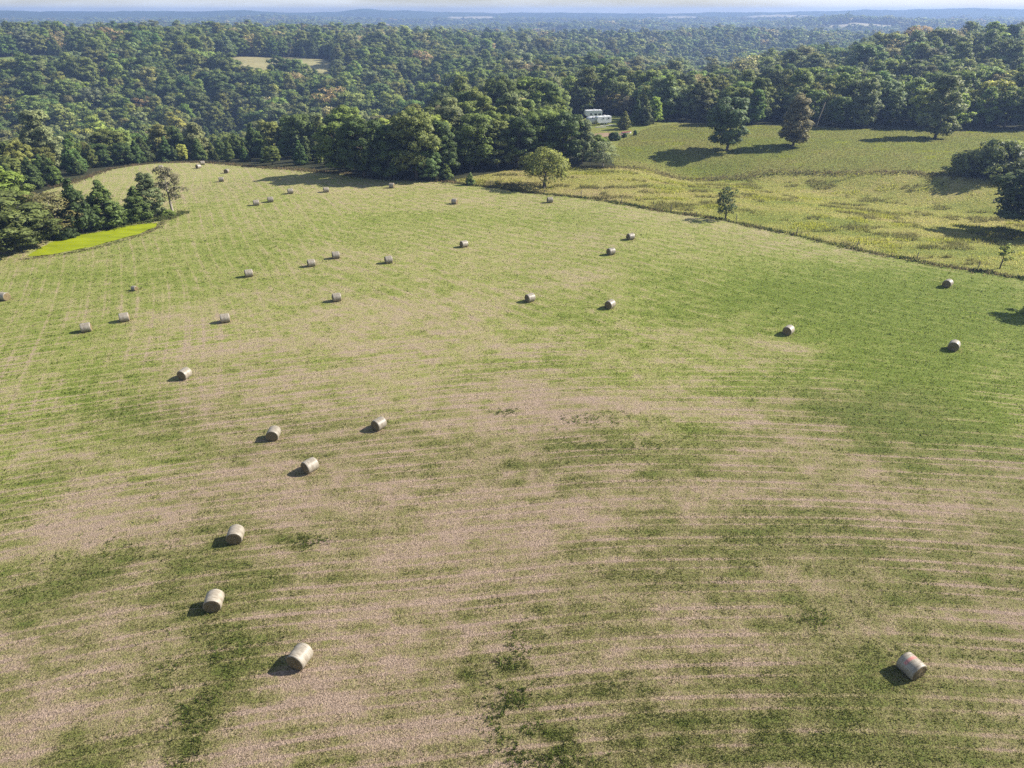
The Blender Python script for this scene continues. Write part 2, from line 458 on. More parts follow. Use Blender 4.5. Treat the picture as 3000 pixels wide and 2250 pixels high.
class MB:
    """collects solids; build() links them as one mesh"""
    def __init__(s): s.v = []; s.f = []
    def add(s, v, f):
        k = len(s.v); s.v += [tuple(p) for p in v]; s.f += [tuple(i + k for i in q) for q in f]
    def box(s, x0, x1, y0, y1, z0, z1):
        s.add([(x0, y0, z0), (x1, y0, z0), (x1, y1, z0), (x0, y1, z0), (x0, y0, z1), (x1, y0, z1), (x1, y1, z1), (x0, y1, z1)],
              [(0, 3, 2, 1), (4, 5, 6, 7), (0, 1, 5, 4), (1, 2, 6, 5), (2, 3, 7, 6), (3, 0, 4, 7)])
    def prism(s, pts, y0, y1):                              # outline in x,z drawn out along y
        n = len(pts)
        s.add([(x, y0, z) for x, z in pts] + [(x, y1, z) for x, z in pts],
              [tuple(range(n)), tuple(range(2 * n - 1, n - 1, -1))] + [(i, i + n, (i + 1) % n + n, (i + 1) % n) for i in range(n)])
    def tube(s, pts, rad, n=6):
        ring = []
        for i, p in enumerate(pts):
            p = Vector(p)
            d = (Vector(pts[min(i + 1, len(pts) - 1)]) - Vector(pts[max(i - 1, 0)])).normalized()
            a = d.orthogonal().normalized(); b = d.cross(a)
            ring.append([p + (a * math.cos(2 * math.pi * k / n) + b * math.sin(2 * math.pi * k / n)) * rad[i] for k in range(n)])
        v = [q for r in ring for q in r]; f = []
        for i in range(len(pts) - 1):
            for k in range(n):
                f.append((i * n + k, i * n + (k + 1) % n, (i + 1) * n + (k + 1) % n, (i + 1) * n + k))
        f.append(tuple(range(n - 1, -1, -1))); f.append(tuple((len(pts) - 1) * n + k for k in range(n)))
        s.add(v, f)
    def mesh(s, name, mat, bevel=0.0, smooth=False):
        me = bpy.data.meshes.new(name); me.from_pydata(s.v, [], s.f)
        if bevel:
            import bmesh
            bm = bmesh.new(); bm.from_mesh(me)
            bmesh.ops.bevel(bm, geom=bm.edges[:], offset=bevel, segments=2, affect='EDGES', clamp_overlap=True)
            bm.to_mesh(me); bm.free()
        me.materials.append(mat); me.polygons.foreach_set('use_smooth', [smooth] * len(me.polygons)); me.update()
        return me
    def build(s, name, mat, parent=None, bevel=0.0, smooth=False):
        return link(name, s.mesh(name, mat, bevel, smooth), parent)

# ------------------------------------------------------------------ how green the hayfield is
def blob(u, v, a, b, amp, rot=0.0):
    p = P(u, v); return (p[0], p[1], a, b, amp, math.radians(rot))
BLOBS = [blob(*q) for q in [
    # living grass
    (1930, 700, 22, 17, 0.50), (2080, 850, 16, 11, 0.40), (1650, 640, 20, 13, 0.20), (2150, 640, 18, 15, 0.36), (1800, 880, 9, 6, 0.30, -25), (1980, 960, 10, 6, 0.30),
    (1330, 940, 7, 2.6, 0.26, 5), (1420, 990, 8, 2.0, 0.26, 6), (1480, 560, 20, 16, 0.16), (1250, 690, 12, 10, 0.12),
    (1750, 1330, 16, 7, 0.14), (2050, 1200, 10, 6, 0.16), (1500, 1530, 9, 3.0, 0.18), (1950, 1580, 8, 3.0, 0.20), (1500, 1180, 12, 4, 0.14),
    (230, 1215, 5.6, 3.0, 0.26, 20), (130, 1270, 5, 2.6, 0.22, 20), (480, 1340, 3.2, 3.0, 0.32, 30), (440, 1440, 3.0, 2.2, 0.32, 20), (520, 1240, 3.0, 1.8, 0.26, 10), (690, 1160, 1.4, 0.9, 0.3),
    (1105, 1430, 0.9, 1.5, 0.42), (1110, 1520, 1.1, 1.2, 0.44), (1180, 1630, 1.2, 0.9, 0.46), (410, 1600, 1.2, 2.2, 0.36), (160, 1620, 5, 1.4, 0.2),
    (180, 860, 12, 9, 0.22), (60, 760, 12, 9, 0.20), (330, 900, 7, 5, 0.18), (560, 790, 8, 2.6, 0.18, 8), (500, 560, 20, 14, 0.18), (150, 620, 20, 12, 0.18), (1150, 800, 9, 3.6, 0.14),
    (1000, 470, 30, 10, 0.16), (700, 500, 28, 14, 0.12), (450, 460, 22, 14, 0.12), (1900, 600, 24, 10, 0.18), (20, 1090, 4, 5, 0.22),
    # dry straw
    (900, 1270, 8, 4.4, -0.26, 8), (1000, 1450, 6, 2.6, -0.20), (1250, 860, 9, 4.2, -0.26, 10), (760, 1080, 10, 3.2, -0.20, 12), (1640, 940, 8, 3.4, -0.26, -25), (1700, 760, 5.5, 3.0, -0.34), (860, 675, 10, 4.5, -0.22),
    (570, 745, 6, 4.4, -0.24), (700, 560, 10, 6, -0.16), (1240, 590, 8, 5, -0.18), (2170, 1300, 3.4, 3, -0.24), (150, 1130, 7, 2.4, -0.22, 15), (990, 730, 8, 4, -0.20), (430, 700, 7, 4, -0.16), (1230, 1130, 9, 2.4, -0.20, 10),
    (760, 1560, 5, 1.8, -0.16), (1900, 880, 4, 2.0, -0.2), (2000, 1110, 6, 1.6, -0.16), (390, 780, 2.8, 2.0, -0.26), (60, 1530, 4, 1.0, -0.22), (600, 1030, 5, 2, -0.16), (300, 1080, 5, 2, -0.14)]]

def swaths(x, y):
    """distance across the mower's passes, and where each set of passes was driven: near field, far field, pond side"""
    s1 = y + 0.0030 * (x - 20) ** 2 + (fbm(x / 34, y / 34, 91, 2) - 0.5) * 2.4
    k1 = sstep(92, 58, y + 0.1 * x)
    s2 = x * 0.62 + y * 0.78 + (fbm(x / 40, y / 40, 101, 2) - 0.5) * 4
    k2 = sstep(58, 92, y + 0.1 * x) * sstep(-60, -20, x)
    s3 = x * 0.90 + y * 0.43 + (fbm(x / 30, y / 30, 107, 2) - 0.5) * 3
    k3 = sstep(-20, -38, x) * sstep(48, 64, y)
    return (s1, k1), (s2, k2), (s3, k3)
def rows_green(x, y):
    g = 0
    for (s_, k_), rows in zip(swaths(x, y), ROWS):
        on = np.clip((fbm(x / 9, y / 9, 331, 3) - 0.28) * 3.0, 0.0, 1.25)
        for (per, wid, ph, amp) in rows:
            d = np.abs((s_ / per + ph) % 1.0 - 0.5) * per
            g = g + k_ * on * amp * sstep(wid * 1.4, wid * 0.4, d)
    return g

def hay_green(x, y):
    wx = x + (fbm(x / 7, y / 7, 51, 3) - 0.5) * 10; wy = y + (fbm(x / 7, y / 7, 61, 3) - 0.5) * 8
    rd = np.hypot(x, y); kf = 1 - 0.5 * sstep(55, 120, rd)
    g = 0.41 + 0.07 * sstep(48, 105, rd)
    for (cx, cy, a, b, amp, rot) in BLOBS:
        dx, dy = wx - cx, wy - cy
        if rot: dx, dy = dx * math.cos(rot) + dy * math.sin(rot), -dx * math.sin(rot) + dy * math.cos(rot)
        g = g + (0.55 + 0.4 * kf) * amp * np.exp(-(dx / a) ** 2 - (dy / b) ** 2)
    g = g + (fbm(x / 11, y / 7, 71, 4) - 0.5) * 0.36 * kf + (fbm(x / 2.4, y / 1.3, 81, 4) - 0.5) * 0.72 * kf
    return np.clip(g, 0.02, 0.98)

def pasture_green(x, y):
    g = 0.42 + (fbm(x / 20, y / 7, 111, 4) - 0.5) * 0.9 + 0.20 * sstep(10, 70, x) + (fbm(x / 3, y / 3, 121, 3) - 0.5) * 0.3
    return np.clip(g, 0.02, 0.98)

def farp_green(x, y):
    g = 0.72 + (fbm(x / 18, y / 9, 131, 4) - 0.5) * 0.7
    g = g - 0.30 * np.exp(-(seg_dist(x, y, DRAW) / 3.0) ** 2)
    return np.clip(g, 0.02, 0.98)

# ------------------------------------------------------------------ the ground, one sheet cut along its field edges
th = np.concatenate([np.arange(-180, -50, 5.0), np.arange(-50, 50, 0.24), np.arange(50, 180.1, 5.0)])
rr = [3.0]
while rr[-1] < 5600:
    r0 = rr[-1]
    rr.append(r0 + (2.0 if r0 < 14 else 0.55 if r0 < 205 else max(0.55, r0 * 0.0105)))
rr = np.array(rr)
TH, RR = np.meshgrid(np.radians(th), rr)
GX, GY = RR * np.sin(TH), RR * np.cos(TH)
GZ = height(GX, GY)
far_w = sstep(3100, 3500, RR)
GZ = GZ + far_w * (9 * fbm(GX / 70, GY / 70, 141, 3) + 6)          # canopy of woods too far off to pick trees
nr, nt = GX.shape
vid = np.arange(nr * nt).reshape(nr, nt)
quads = np.stack([vid[:-1, :-1], vid[:-1, 1:], vid[1:, 1:], vid[1:, :-1]], -1).reshape(-1, 4)
V3 = np.stack([GX, GY, GZ], -1).reshape(-1, 3)
ctr = V3[quads].mean(1)
zone = np.zeros(len(quads), int)
zone[inside(ctr[:, 0], ctr[:, 1], FARP) | inside(ctr[:, 0], ctr[:, 1], YARD)] = 2
zone[inside(ctr[:, 0], ctr[:, 1], PAST)] = 3
zone[inside(ctr[:, 0], ctr[:, 1], HAY) | (np.hypot(ctr[:, 0], ctr[:, 1]) < 30)] = 1
x, y = V3[:, 0], V3[:, 1]
clr, cidx = clearing(x, y)
col = np.empty((len(V3), 4)); col[:, 3] = 1
col[:, :3] = (0.040, 0.042, 0.022)
fw = far_w.reshape(-1)[:, None]
patch = fbm(x / 260, y / 260, 151, 4)[:, None]
col[:, :3] = col[:, :3] * (1 - fw) + fw * (np.array([0.040, 0.058, 0.024]) * (0.6 + 0.8 * patch))
for k, cw in enumerate(CLEAR_W):
    col[cidx == k, :3] = cw[4]
green = {1: hay_green, 2: farp_green, 3: pasture_green}
fan0 = None
for z, nm, mt in ((0, 'hills', M_HILLS), (1, 'hayfield', M_HAY), (2, 'far_pasture', M_FARP), (3, 'pasture', M_PAST)):
    q = quads[zone == z]
    used, inv = np.unique(q, return_inverse=True)
    vv = V3[used]
    if z == 0: at = {'Col': ('FLOAT_COLOR', col[used])}
    else: at = {'green': ('FLOAT', green[z](vv[:, 0], vv[:, 1]))}
    if z == 1:
        for nm_, (s_, k_) in zip('abc', swaths(vv[:, 0], vv[:, 1])):
            at['swath_' + nm_] = ('FLOAT', s_); at['driven_' + nm_] = ('FLOAT', k_)
    if z == 1: at['dry'] = ('FLOAT', hay_dry(vv[:, 0], vv[:, 1]))
    me = mesh_np(nm, vv, inv.reshape(-1, 4)[:, ::-1], [mt], smooth=True, attrs=at)
    tag(link(nm, me), kind='structure')

# pond grown over with duckweed
def pond():
    m, n, l, b = new_mat('duckweed')
    geo = n.new('ShaderNodeNewGeometry')
    mpn = n.new('ShaderNodeMapping'); mpn.inputs['Scale'].default_value = (0.25, 0.9, 1); mpn.inputs['Rotation'].default_value = (0, 0, 0.5)
    l.new(geo.outputs['Position'], mpn.inputs['Vector'])
    a = noise_node(n, l, mpn.outputs[0], 0.8, 5, 0.65, 0.6)
    r = n.new('ShaderNodeValToRGB'); r.color_ramp.elements[0].position = 0.28; r.color_ramp.elements[1].position = 0.68
    r.color_ramp.elements[0].color = (0.17, 0.205, 0.009, 1); r.color_ramp.elements[1].color = (0.29, 0.335, 0.009, 1)
    l.new(a, r.inputs['Fac'])
    hole = noise_node(n, l, mpn.outputs[0], 2.3, 3, 0.6)
    rh = n.new('ShaderNodeValToRGB'); rh.color_ramp.elements[0].position = 0.72; rh.color_ramp.elements[1].position = 0.76
    l.new(hole, rh.inputs['Fac'])
    mxx = n.new('ShaderNodeMixRGB'); mxx.inputs['Color2'].default_value = (0.02, 0.035, 0.012, 1)
    l.new(rh.outputs['Color'], mxx.inputs['Fac']); l.new(r.outputs['Color'], mxx.inputs['Color1'])
    l.new(mxx.outputs['Color'], b.inputs['Base Color'])
    b.inputs['Roughness'].default_value = 0.6; set_spec(b, 0.2)
    pts = []
    for i in range(len(POND)):                                # ragged shoreline
        a0, b0 = POND[i], POND[(i + 1) % len(POND)]
        for t in np.linspace(0, 1, 9)[:-1]:
            p = a0 + (b0 - a0) * t; d = b0 - a0; nn = np.array([d[1], -d[0]]) / (np.hypot(*d) + 1e-9)
            pts.append(p + nn * (float(vnoise(p[0:1] / 1.3, p[1:2] / 1.3, 161)[0]) - 0.2) * 0.8)
    me = bpy.data.meshes.new('pond_water')
    me.from_pydata([(p[0], p[1], POND_Z) for p in pts], [], [tuple(range(len(pts)))])
    me.materials.append(m); me.update()
    if me.polygons[0].normal.z < 0: me.flip_normals()
    tag(link('pond_water', me), kind='structure')
pond()

# ------------------------------------------------------------------ grasses
def tufts(name, x, y, h, w, blades, colr, lean=0.5, label=None, cat='grass', zoff=-0.01, seed=1, mat=None, vary=0.16):
    g = np.random.default_rng(seed)
    n = len(x); z = height(x, y) + zoff
    X = np.repeat(x, blades); Y = np.repeat(y, blades); Z = np.repeat(z, blades)
    Hh = np.repeat(h, blades) * g.uniform(0.6, 1.15, n * blades); W = np.repeat(w, blades) * g.uniform(0.7, 1.3, n * blades)
    cl = np.repeat(colr, blades, 0) * g.uniform(1 - vary, 1 + vary, (n * blades, 1))
    a = g.uniform(0, 2 * math.pi, n * blades); b = g.uniform(0, 2 * math.pi, n * blades)
    X = X + np.cos(b) * W * 0.6; Y = Y + np.sin(b) * W * 0.6
    dx, dy = np.cos(a) * W * 0.5, np.sin(a) * W * 0.5
    ln = Hh * lean * g.uniform(0.2, 1.2, n * blades); lx, ly = np.cos(b) * ln, np.sin(b) * ln
    v = np.stack([np.stack([X - dx, Y - dy, Z], -1), np.stack([X + dx, Y + dy, Z], -1), np.stack([X + lx, Y + ly, Z + Hh], -1)], 1).reshape(-1, 3)
    f = np.arange(len(v)).reshape(-1, 3)
    c4 = np.ones((len(v), 4)); c4[:, :3] = np.repeat(cl, 3, 0)
    me = mesh_np(name, v, f, [mat or M_GRASS], attrs={'Col': ('FLOAT_COLOR', c4)})
    return tag(link(name, me), label, cat, kind='stuff')

def hay_tufts():
    N = 460000
    dep = rng.uniform(math.radians(10.6), math.radians(62.5), N)
    r = CAMZ / np.tan(dep); half = np.minimum(0.86 * (r * CP + CAMZ * SP), r * 0.97)       # the breadth of field in view, with a margin
    x = rng.uniform(-1, 1, N) * half; y = np.sqrt(np.maximum(r * r - x * x, 4.0)); r = np.hypot(x, y)
    g = hay_green(x, y)
    keep = inside(x, y, HAY) & ~inside(x, y, POND) & (rng.random(N) < 0.45 + 0.55 * sstep(0.2, 0.7, g))
    x, y, r, g = x[keep], y[keep], r[keep], g[keep]
    g2 = np.clip(g + rows_green(x, y) + rng.normal(0, 0.13, len(g)) + (fbm(x / 0.7, y / 0.7, 77, 2) - 0.5) * 0.75, 0, 1)
    c = hay_ramp(g2, hay_dry(x, y))
    h = (0.045 + 0.085 * g2 ** 1.5 * rng.uniform(0.3, 1.5, len(g))) * (0.85 + r / 220)
    w = 0.034 + 0.0009 * r
    tufts('hayfield_stubble', x, y, h, w, 2, c, 0.8, 'short cut straw and regrowing grass over the mown hayfield', seed=3, vary=0.45)
hay_tufts()

def pasture_tufts():
    bx0, by0 = PAST.min(0); bx1, by1 = PAST.max(0)
    N = 120000
    x = rng.uniform(bx0, min(bx1, 150), N); y = rng.uniform(by0, by1, N)
    k = inside(x, y, PAST); x, y = x[k], y[k]
    g = np.clip(pasture_green(x, y) + rng.normal(0, 0.12, len(x)), 0, 1)
    weed = 0.75 * sstep(0.60, 0.74, fbm(x / 7, y / 3.5, 171, 3)); dark = sstep(0.60, 0.68, fbm(x / 6, y / 3, 181, 3)) * (1 - weed)
    straw = np.array([0.36, 0.28, 0.16]); yel = np.array([0.34, 0.32, 0.09]); grn = np.array([0.19, 0.23, 0.05]); gold = np.array([0.33, 0.35, 0.04]); brown = np.array([0.17, 0.13, 0.07])
    c = np.where(g[:, None] < 0.5, straw + (yel - straw) * (g[:, None] / 0.5), yel + (grn - yel) * ((g[:, None] - 0.5) / 0.5))
    c = c * 1.5; c = c * (1 - weed[:, None]) + gold * 1.2 * weed[:, None]; c = c * (1 - dark[:, None] * 0.8) + (brown * 0.5 + grn * 0.35) * dark[:, None] * 0.8
    h = 0.10 + 0.16 * rng.random(len(x)) + 0.4 * weed + 0.45 * dark
    tufts('pasture_grass', x, y, h, np.full(len(x), 0.11), 3, c, 0.5, 'tall yellow and straw coloured grass with weed clumps in the rough pasture', seed=4)
    pg = FARP; bx0, by0 = pg.min(0); bx1, by1 = pg.max(0)
    N = 110000
    x = rng.uniform(bx0, min(bx1, 190), N); y = rng.uniform(by0, by1, N)
    k = inside(x, y, pg); x, y = x[k], y[k]
    g = np.clip(farp_green(x, y) + rng.normal(0, 0.15, len(x)), 0, 1)
    weed = sstep(0.68, 0.75, fbm(x / 7, y / 4, 191, 3))
    c = np.array([0.32, 0.26, 0.12]) * (1 - g[:, None]) + np.array([0.27, 0.295, 0.065]) * g[:, None]
    c = c * (1 - weed[:, None]) + np.array([0.33, 0.36, 0.04]) * weed[:, None]
    tufts('far_pasture_grass', x, y, 0.12 + 0.18 * rng.random(len(x)), np.full(len(x), 0.14), 3, c, 0.5, 'knee high olive green grass on the slope under the three lone trees', seed=5)
pasture_tufts()

def strip_tufts(name, line, width, per_m, hmin, hmax, cols, label, seed, off=0.0):
    g = np.random.default_rng(seed); xs = []; ys = []
    for a, b in zip(line[:-1], line[1:]):
        L = float(np.hypot(*(b - a))); n = int(L * per_m)
        t = g.random(n); nn = np.array([-(b - a)[1], (b - a)[0]]) / L
        o = g.normal(0, width, n) + off
        p = a + (b - a) * t[:, None] + nn * o[:, None]
        xs.append(p[:, 0]); ys.append(p[:, 1])
    x = np.concatenate(xs); y = np.concatenate(ys)
    cl = np.array(cols); m = fbm(x / 4, y / 4, seed, 3); m = np.clip((m - 0.25) * 2 + g.normal(0, 0.15, len(x)), 0, 0.999)
    f = m * (len(cl) - 1); i = f.astype(int); c = cl[i] + (cl[i + 1] - cl[i]) * (f - i)[:, None]
    h = hmin + (hmax - hmin) * fbm(x / 2.5, y / 2.5, seed + 3, 3) * g.uniform(0.5, 1.3, len(x))
    return tufts(name, x, y, h, np.full(len(x), 0.16), 3, c, 0.55, label, seed=seed)
strip_tufts('fence_line_weeds', FENCE, 0.5, 24, 0.12, 0.75, [(0.05, 0.075, 0.022), (0.10, 0.12, 0.04), (0.22, 0.17, 0.09), (0.07, 0.10, 0.03), (0.20, 0.22, 0.06)], 'dark uncut weeds in a strip along the wire fence', 201, 0.3)
strip_tufts('draw_weeds', DRAW[1:], 1.0, 18, 0.15, 0.7, [(0.07, 0.08, 0.03), (0.20, 0.14, 0.08), (0.12, 0.13, 0.05), (0.24, 0.20, 0.10)], 'brown weeds in the ditch between the two pastures', 211)
_hedge = poly([(120, 405), (180, 388), (240, 365), (330, 353), (440, 351), (560, 362), (700, 373), (800, 386), (940, 391), (990, 398)])
strip_tufts('field_edge_weeds', _hedge, 0.9, 20, 0.15, 0.8, [(0.28, 0.20, 0.11), (0.24, 0.19, 0.10), (0.16, 0.16, 0.06), (0.30, 0.24, 0.13)], 'tan uncut grass along the far edge of the hayfield', 221, 0.5)
_bank = poly([(40, 560), (80, 557), (130, 551), (190, 540), (250, 524), (305, 508), (342, 492), (356, 478), (400, 456)])
strip_tufts('pond_bank_weeds', _bank, 0.4, 16, 0.06, 0.3, [(0.27, 0.22, 0.12), (0.24, 0.23, 0.09), (0.33, 0.27, 0.16), (0.18, 0.22, 0.07)], 'tan and green weeds on the bank of the duckweed pond', 231)
_bank2 = poly([(110, 518), (170, 503), (235, 493), (290, 483), (350, 474), (402, 457)])
strip_tufts('far_bank_weeds', _bank2, 0.7, 34, 0.15, 0.8, [(0.14, 0.18, 0.05), (0.20, 0.24, 0.07), (0.12, 0.15, 0.04), (0.26, 0.24, 0.10)], 'bushy green weeds under the cedars behind the pond', 241)

# ------------------------------------------------------------------ trees
def unit(v): return v / (np.linalg.norm(v, axis=-1, keepdims=True) + 1e-9)

ICO_V = None
def ico():
    t = (1 + 5 ** 0.5) / 2
    v = np.array([(-1, t, 0), (1, t, 0), (-1, -t, 0), (1, -t, 0), (0, -1, t), (0, 1, t), (0, -1, -t), (0, 1, -t), (t, 0, -1), (t, 0, 1), (-t, 0, -1), (-t, 0, 1)], float)
    f = [(0, 11, 5), (0, 5, 1), (0, 1, 7), (0, 7, 10), (0, 10, 11), (1, 5, 9), (5, 11, 4), (11, 10, 2), (10, 7, 6), (7, 1, 8), (3, 9, 4), (3, 4, 2), (3, 2, 6), (3, 6, 8), (3, 8, 9), (4, 9, 5), (2, 4, 11), (6, 2, 10), (8, 6, 7), (9, 8, 1)]
    return v / np.linalg.norm(v[0]), np.array(f)
ICO = ico()

class TreeShape:
    """a crown of leaf faces on clustered lobes and a trunk with limbs reaching the lobes"""
    def __init__(s, seed, kind, H=15.0, R=4.6, nl=34, nleaf=5200, leaf=0.34, core=True):
        g = np.random.default_rng(seed); s.H, s.R = H, R
        if kind == 'oak':
            zb = 0.09 * H; t = g.beta(1.35, 1.25, nl); prof = np.sin(np.clip(t * 0.74 + 0.14, 0, 1) * math.pi) ** 0.55
        elif kind == 'tall':
            zb = 0.06 * H; t = g.beta(1.15, 1.2, nl); prof = np.clip(1.02 - 0.75 * t ** 2.0, 0, 1) * np.clip(0.55 + 2.2 * t, 0, 1)
        elif kind == 'cedar':
            zb = 0.03 * H; t = g.beta(1.0, 1.35, nl); prof = (1 - t) ** 0.75 * np.clip(0.7 + 2 * t, 0, 1)
        elif kind == 'pine':
            zb = 0.30 * H; t = g.beta(1.3, 1.0, nl); prof = np.clip(1.05 - 0.8 * t ** 1.6, 0, 1) * np.clip(0.5 + 2.0 * t, 0, 1)
        elif kind == 'bush':
            zb = 0.02 * H; t = g.beta(1.0, 1.2, nl); prof = np.sqrt(np.clip(1 - t ** 2.2, 0, 1))
        elif kind == 'spread':
            zb = 0.16 * H; t = g.beta(1.3, 1.4, nl); prof = np.sqrt(np.clip(1 - (t * 0.95) ** 2.0, 0, 1)) * np.clip(0.85 + t, 0, 1)
        a = g.uniform(0, 2 * math.pi, nl)
        rad = R * prof * np.sqrt(g.uniform(0.08, 1.0, nl)) * 0.88
        rl = R * {'oak': 0.215, 'tall': 0.22, 'cedar': 0.20, 'pine': 0.19, 'bush': 0.25, 'spread': 0.20}[kind] * g.uniform(0.7, 1.3, nl)
        if kind == 'cedar': rl = rl * (0.55 + 0.75 * (1 - t))
        z = zb + rl * 0.6 + (H - zb - rl * 1.3) * t
        c = np.stack([np.cos(a) * rad, np.sin(a) * rad, z], -1)
        c[:, :2] += g.normal(0, R * 0.05, (nl, 2))
        if kind in ('cedar',):                                   # the leader
            c = np.vstack([c, [(0, 0, H * 0.93), (0, 0, H * 0.8)]]); rl = np.append(rl, [R * 0.12, R * 0.2])
        n = int(nleaf * 1.9)
        w = rl ** 2; li = g.choice(len(rl), n, p=w / w.sum())
        d = unit(g.normal(0, 1, (n, 3))); flip = (d[:, 2] < -0.25) & (g.random(n) < 0.55); d[flip, 2] *= -1
        sq = np.array([1, 1, 0.82 if kind != 'cedar' else 1.15])
        p = c[li] + d * sq * (rl[li] * g.uniform(0.72, 1.12, n) * (0.85 + 0.3 * fbm(d[:, 0] * 2.4 + li * 3.1, d[:, 2] * 2.4 + d[:, 1] * 2, seed, 2)))[:, None]
        ok = np.ones(n, bool)
        for j in range(len(rl)):
            q = (p - c[j]) / sq
            ok &= ~((np.einsum('ij,ij->i', q, q) < (0.66 * rl[j]) ** 2) & (li != j))
        ok &= p[:, 2] > 0.1
        p, d, li = p[ok][:nleaf], d[ok][:nleaf], li[ok][:nleaf]
        m = len(p)
        out = unit(np.stack([p[:, 0], p[:, 1], (p[:, 2] - (zb + (H - zb) * 0.42)) * 0.8], -1))
        nrm = unit(d * 0.75 + out * 0.45 + np.array([0, 0, 0.12]) + g.normal(0, 0.38, (m, 3)))
        q = unit(d + g.normal(0, 0.42, (m, 3))); tt = unit(np.cross(q, g.normal(0, 1, (m, 3)))); bb = np.cross(q, tt)
        sz = (leaf * g.uniform(0.55, 1.45, m))[:, None]
        k1 = g.uniform(0.5, 1.0, (m, 1))
        vv = np.stack([p - tt * sz, p - bb * sz * 0.6 * k1, p + tt * sz, p + bb * sz * 0.6 * k1], 1).reshape(-1, 3)
        s.cf = np.arange(len(vv)).reshape(-1, 4); s.cv = vv
        lobe_v = g.uniform(0.0, 0.55, len(rl))
        s.clv = np.repeat(np.clip(lobe_v[li] + g.uniform(0, 0.55, m), 0, 1), 4); s.cn = np.repeat(nrm, 4, 0)
        if core:                                                 # opaque blob added inside each lobe to block light and deepen shade
            iv, fi = ICO
            cv = []; cf = []; cn = []
            for j in range(len(rl)):
                o = len(s.cv) + 12 * j
                cv.append(c[j] + iv * sq * rl[j] * 0.66 * g.uniform(0.85, 1.1, (12, 1))); cn.append(iv)
                cf.append(np.concatenate([fi, fi[:, 2:3]], 1) + o)
            s.core_v = np.vstack(cv); s.core_f = np.vstack(cf); s.core_n = np.vstack(cn)
        else: s.core_v = None
        mb = MB(); tr = R * 0.062 if kind != 'cedar' else R * 0.07
        top = H * {'oak': 0.62, 'tall': 0.78, 'cedar': 0.9, 'pine': 0.95, 'bush': 0.5, 'spread': 0.5}[kind]
        bend = g.normal(0, R * 0.04, (4, 2)); spine = []
        for i, f in enumerate((-0.02, 0.06, 0.3, 0.6, 1.0)):
            o = bend[i - 1] * f if i else np.zeros(2); spine.append((o[0], o[1], top * f))
        mb.tube(spine, [tr * 1.45, tr * 1.05, tr * 0.85, tr * 0.55, tr * 0.12], 7)
        sel = g.permutation(nl)[: {'oak': 12, 'tall': 10, 'cedar': 4, 'pine': 16, 'bush': 8, 'spread': 14}[kind]]
        for j in sel:
            zz = min(max(c[j][2] - np.hypot(*c[j][:2]) * 0.55 - 0.4, H * 0.10), top * 0.95)
            st = Vector((0, 0, zz)); en = Vector(c[j]); mid = st.lerp(en, 0.5) + Vector((0, 0, -0.06 * R))
            mb.tube([st, mid, en], [tr * 0.38, tr * 0.24, tr * 0.07], 4)
        s.mb = mb
    def crown_mesh(s, name):
        v, f, nn, lv = s.cv, s.cf, s.cn, s.clv
        me = bpy.data.meshes.new(name)
        if s.core_v is not None:
            cf4 = s.core_f
            v = np.vstack([v, s.core_v]); nn = np.vstack([nn, s.core_n]); lv = np.concatenate([lv, np.full(len(s.core_v), 0.3)])
            tri = cf4[:, :3]
        else: tri = np.zeros((0, 3), int)
        return poly_mesh(name, v, f, tri, nn, lv)
    def trunk_mesh(s, name, mat): return s.mb.mesh(name, mat, smooth=True)
    def joined(s, name, bark):
        v, f, nn, lv = s.cv, s.cf, s.cn, s.clv
        tri = np.zeros((0, 3), int)
        if s.core_v is not None:
            v = np.vstack([v, s.core_v]); nn = np.vstack([nn, s.core_n]); lv = np.concatenate([lv, np.full(len(s.core_v), 0.3)]); tri = s.core_f[:, :3]
        tv = np.array([tuple(p) for p in s.mb.v]); tf = np.array([q for q in s.mb.f if len(q) == 4]) + len(v)
        k = len(f)
        v = np.vstack([v, tv]); nn = np.vstack([nn, np.tile([0, 0, 1.0], (len(tv), 1))]); lv = np.concatenate([lv, np.full(len(tv), 0.5)])
        return poly_mesh(name, v, np.vstack([f, tf]), tri, nn, lv, bark, k)

def poly_mesh(name, v, quads_, tri, nn, lv, bark=None, nleafq=None):
    me = bpy.data.meshes.new(name)
    nq, n3 = len(quads_), len(tri)
    loops = np.concatenate([quads_.ravel(), tri.ravel()]).astype(np.int32)
    starts = np.concatenate([np.arange(nq) * 4, nq * 4 + np.arange(n3) * 3]).astype(np.int32)
    me.vertices.add(len(v)); me.vertices.foreach_set('co', np.ascontiguousarray(v, np.float32).ravel())
    me.loops.add(len(loops)); me.loops.foreach_set('vertex_index', loops)
    me.polygons.add(nq + n3); me.polygons.foreach_set('loop_start', starts)
    me.materials.append(M_LEAF)
    if bark is not None:
        me.materials.append(bark); mi = np.zeros(nq + n3, np.int32); mi[nleafq:nq] = 1; me.polygons.foreach_set('material_index', mi)
    a = me.attributes.new('nrm', 'FLOAT_VECTOR', 'POINT'); a.data.foreach_set('vector', np.ascontiguousarray(nn, np.float32).ravel())
    a = me.attributes.new('lv', 'FLOAT', 'POINT'); a.data.foreach_set('value', np.ascontiguousarray(lv, np.float32))
    me.polygons.foreach_set('use_smooth', np.zeros(nq + n3, bool))
    me.update(calc_edges=True); me.validate()
    return me

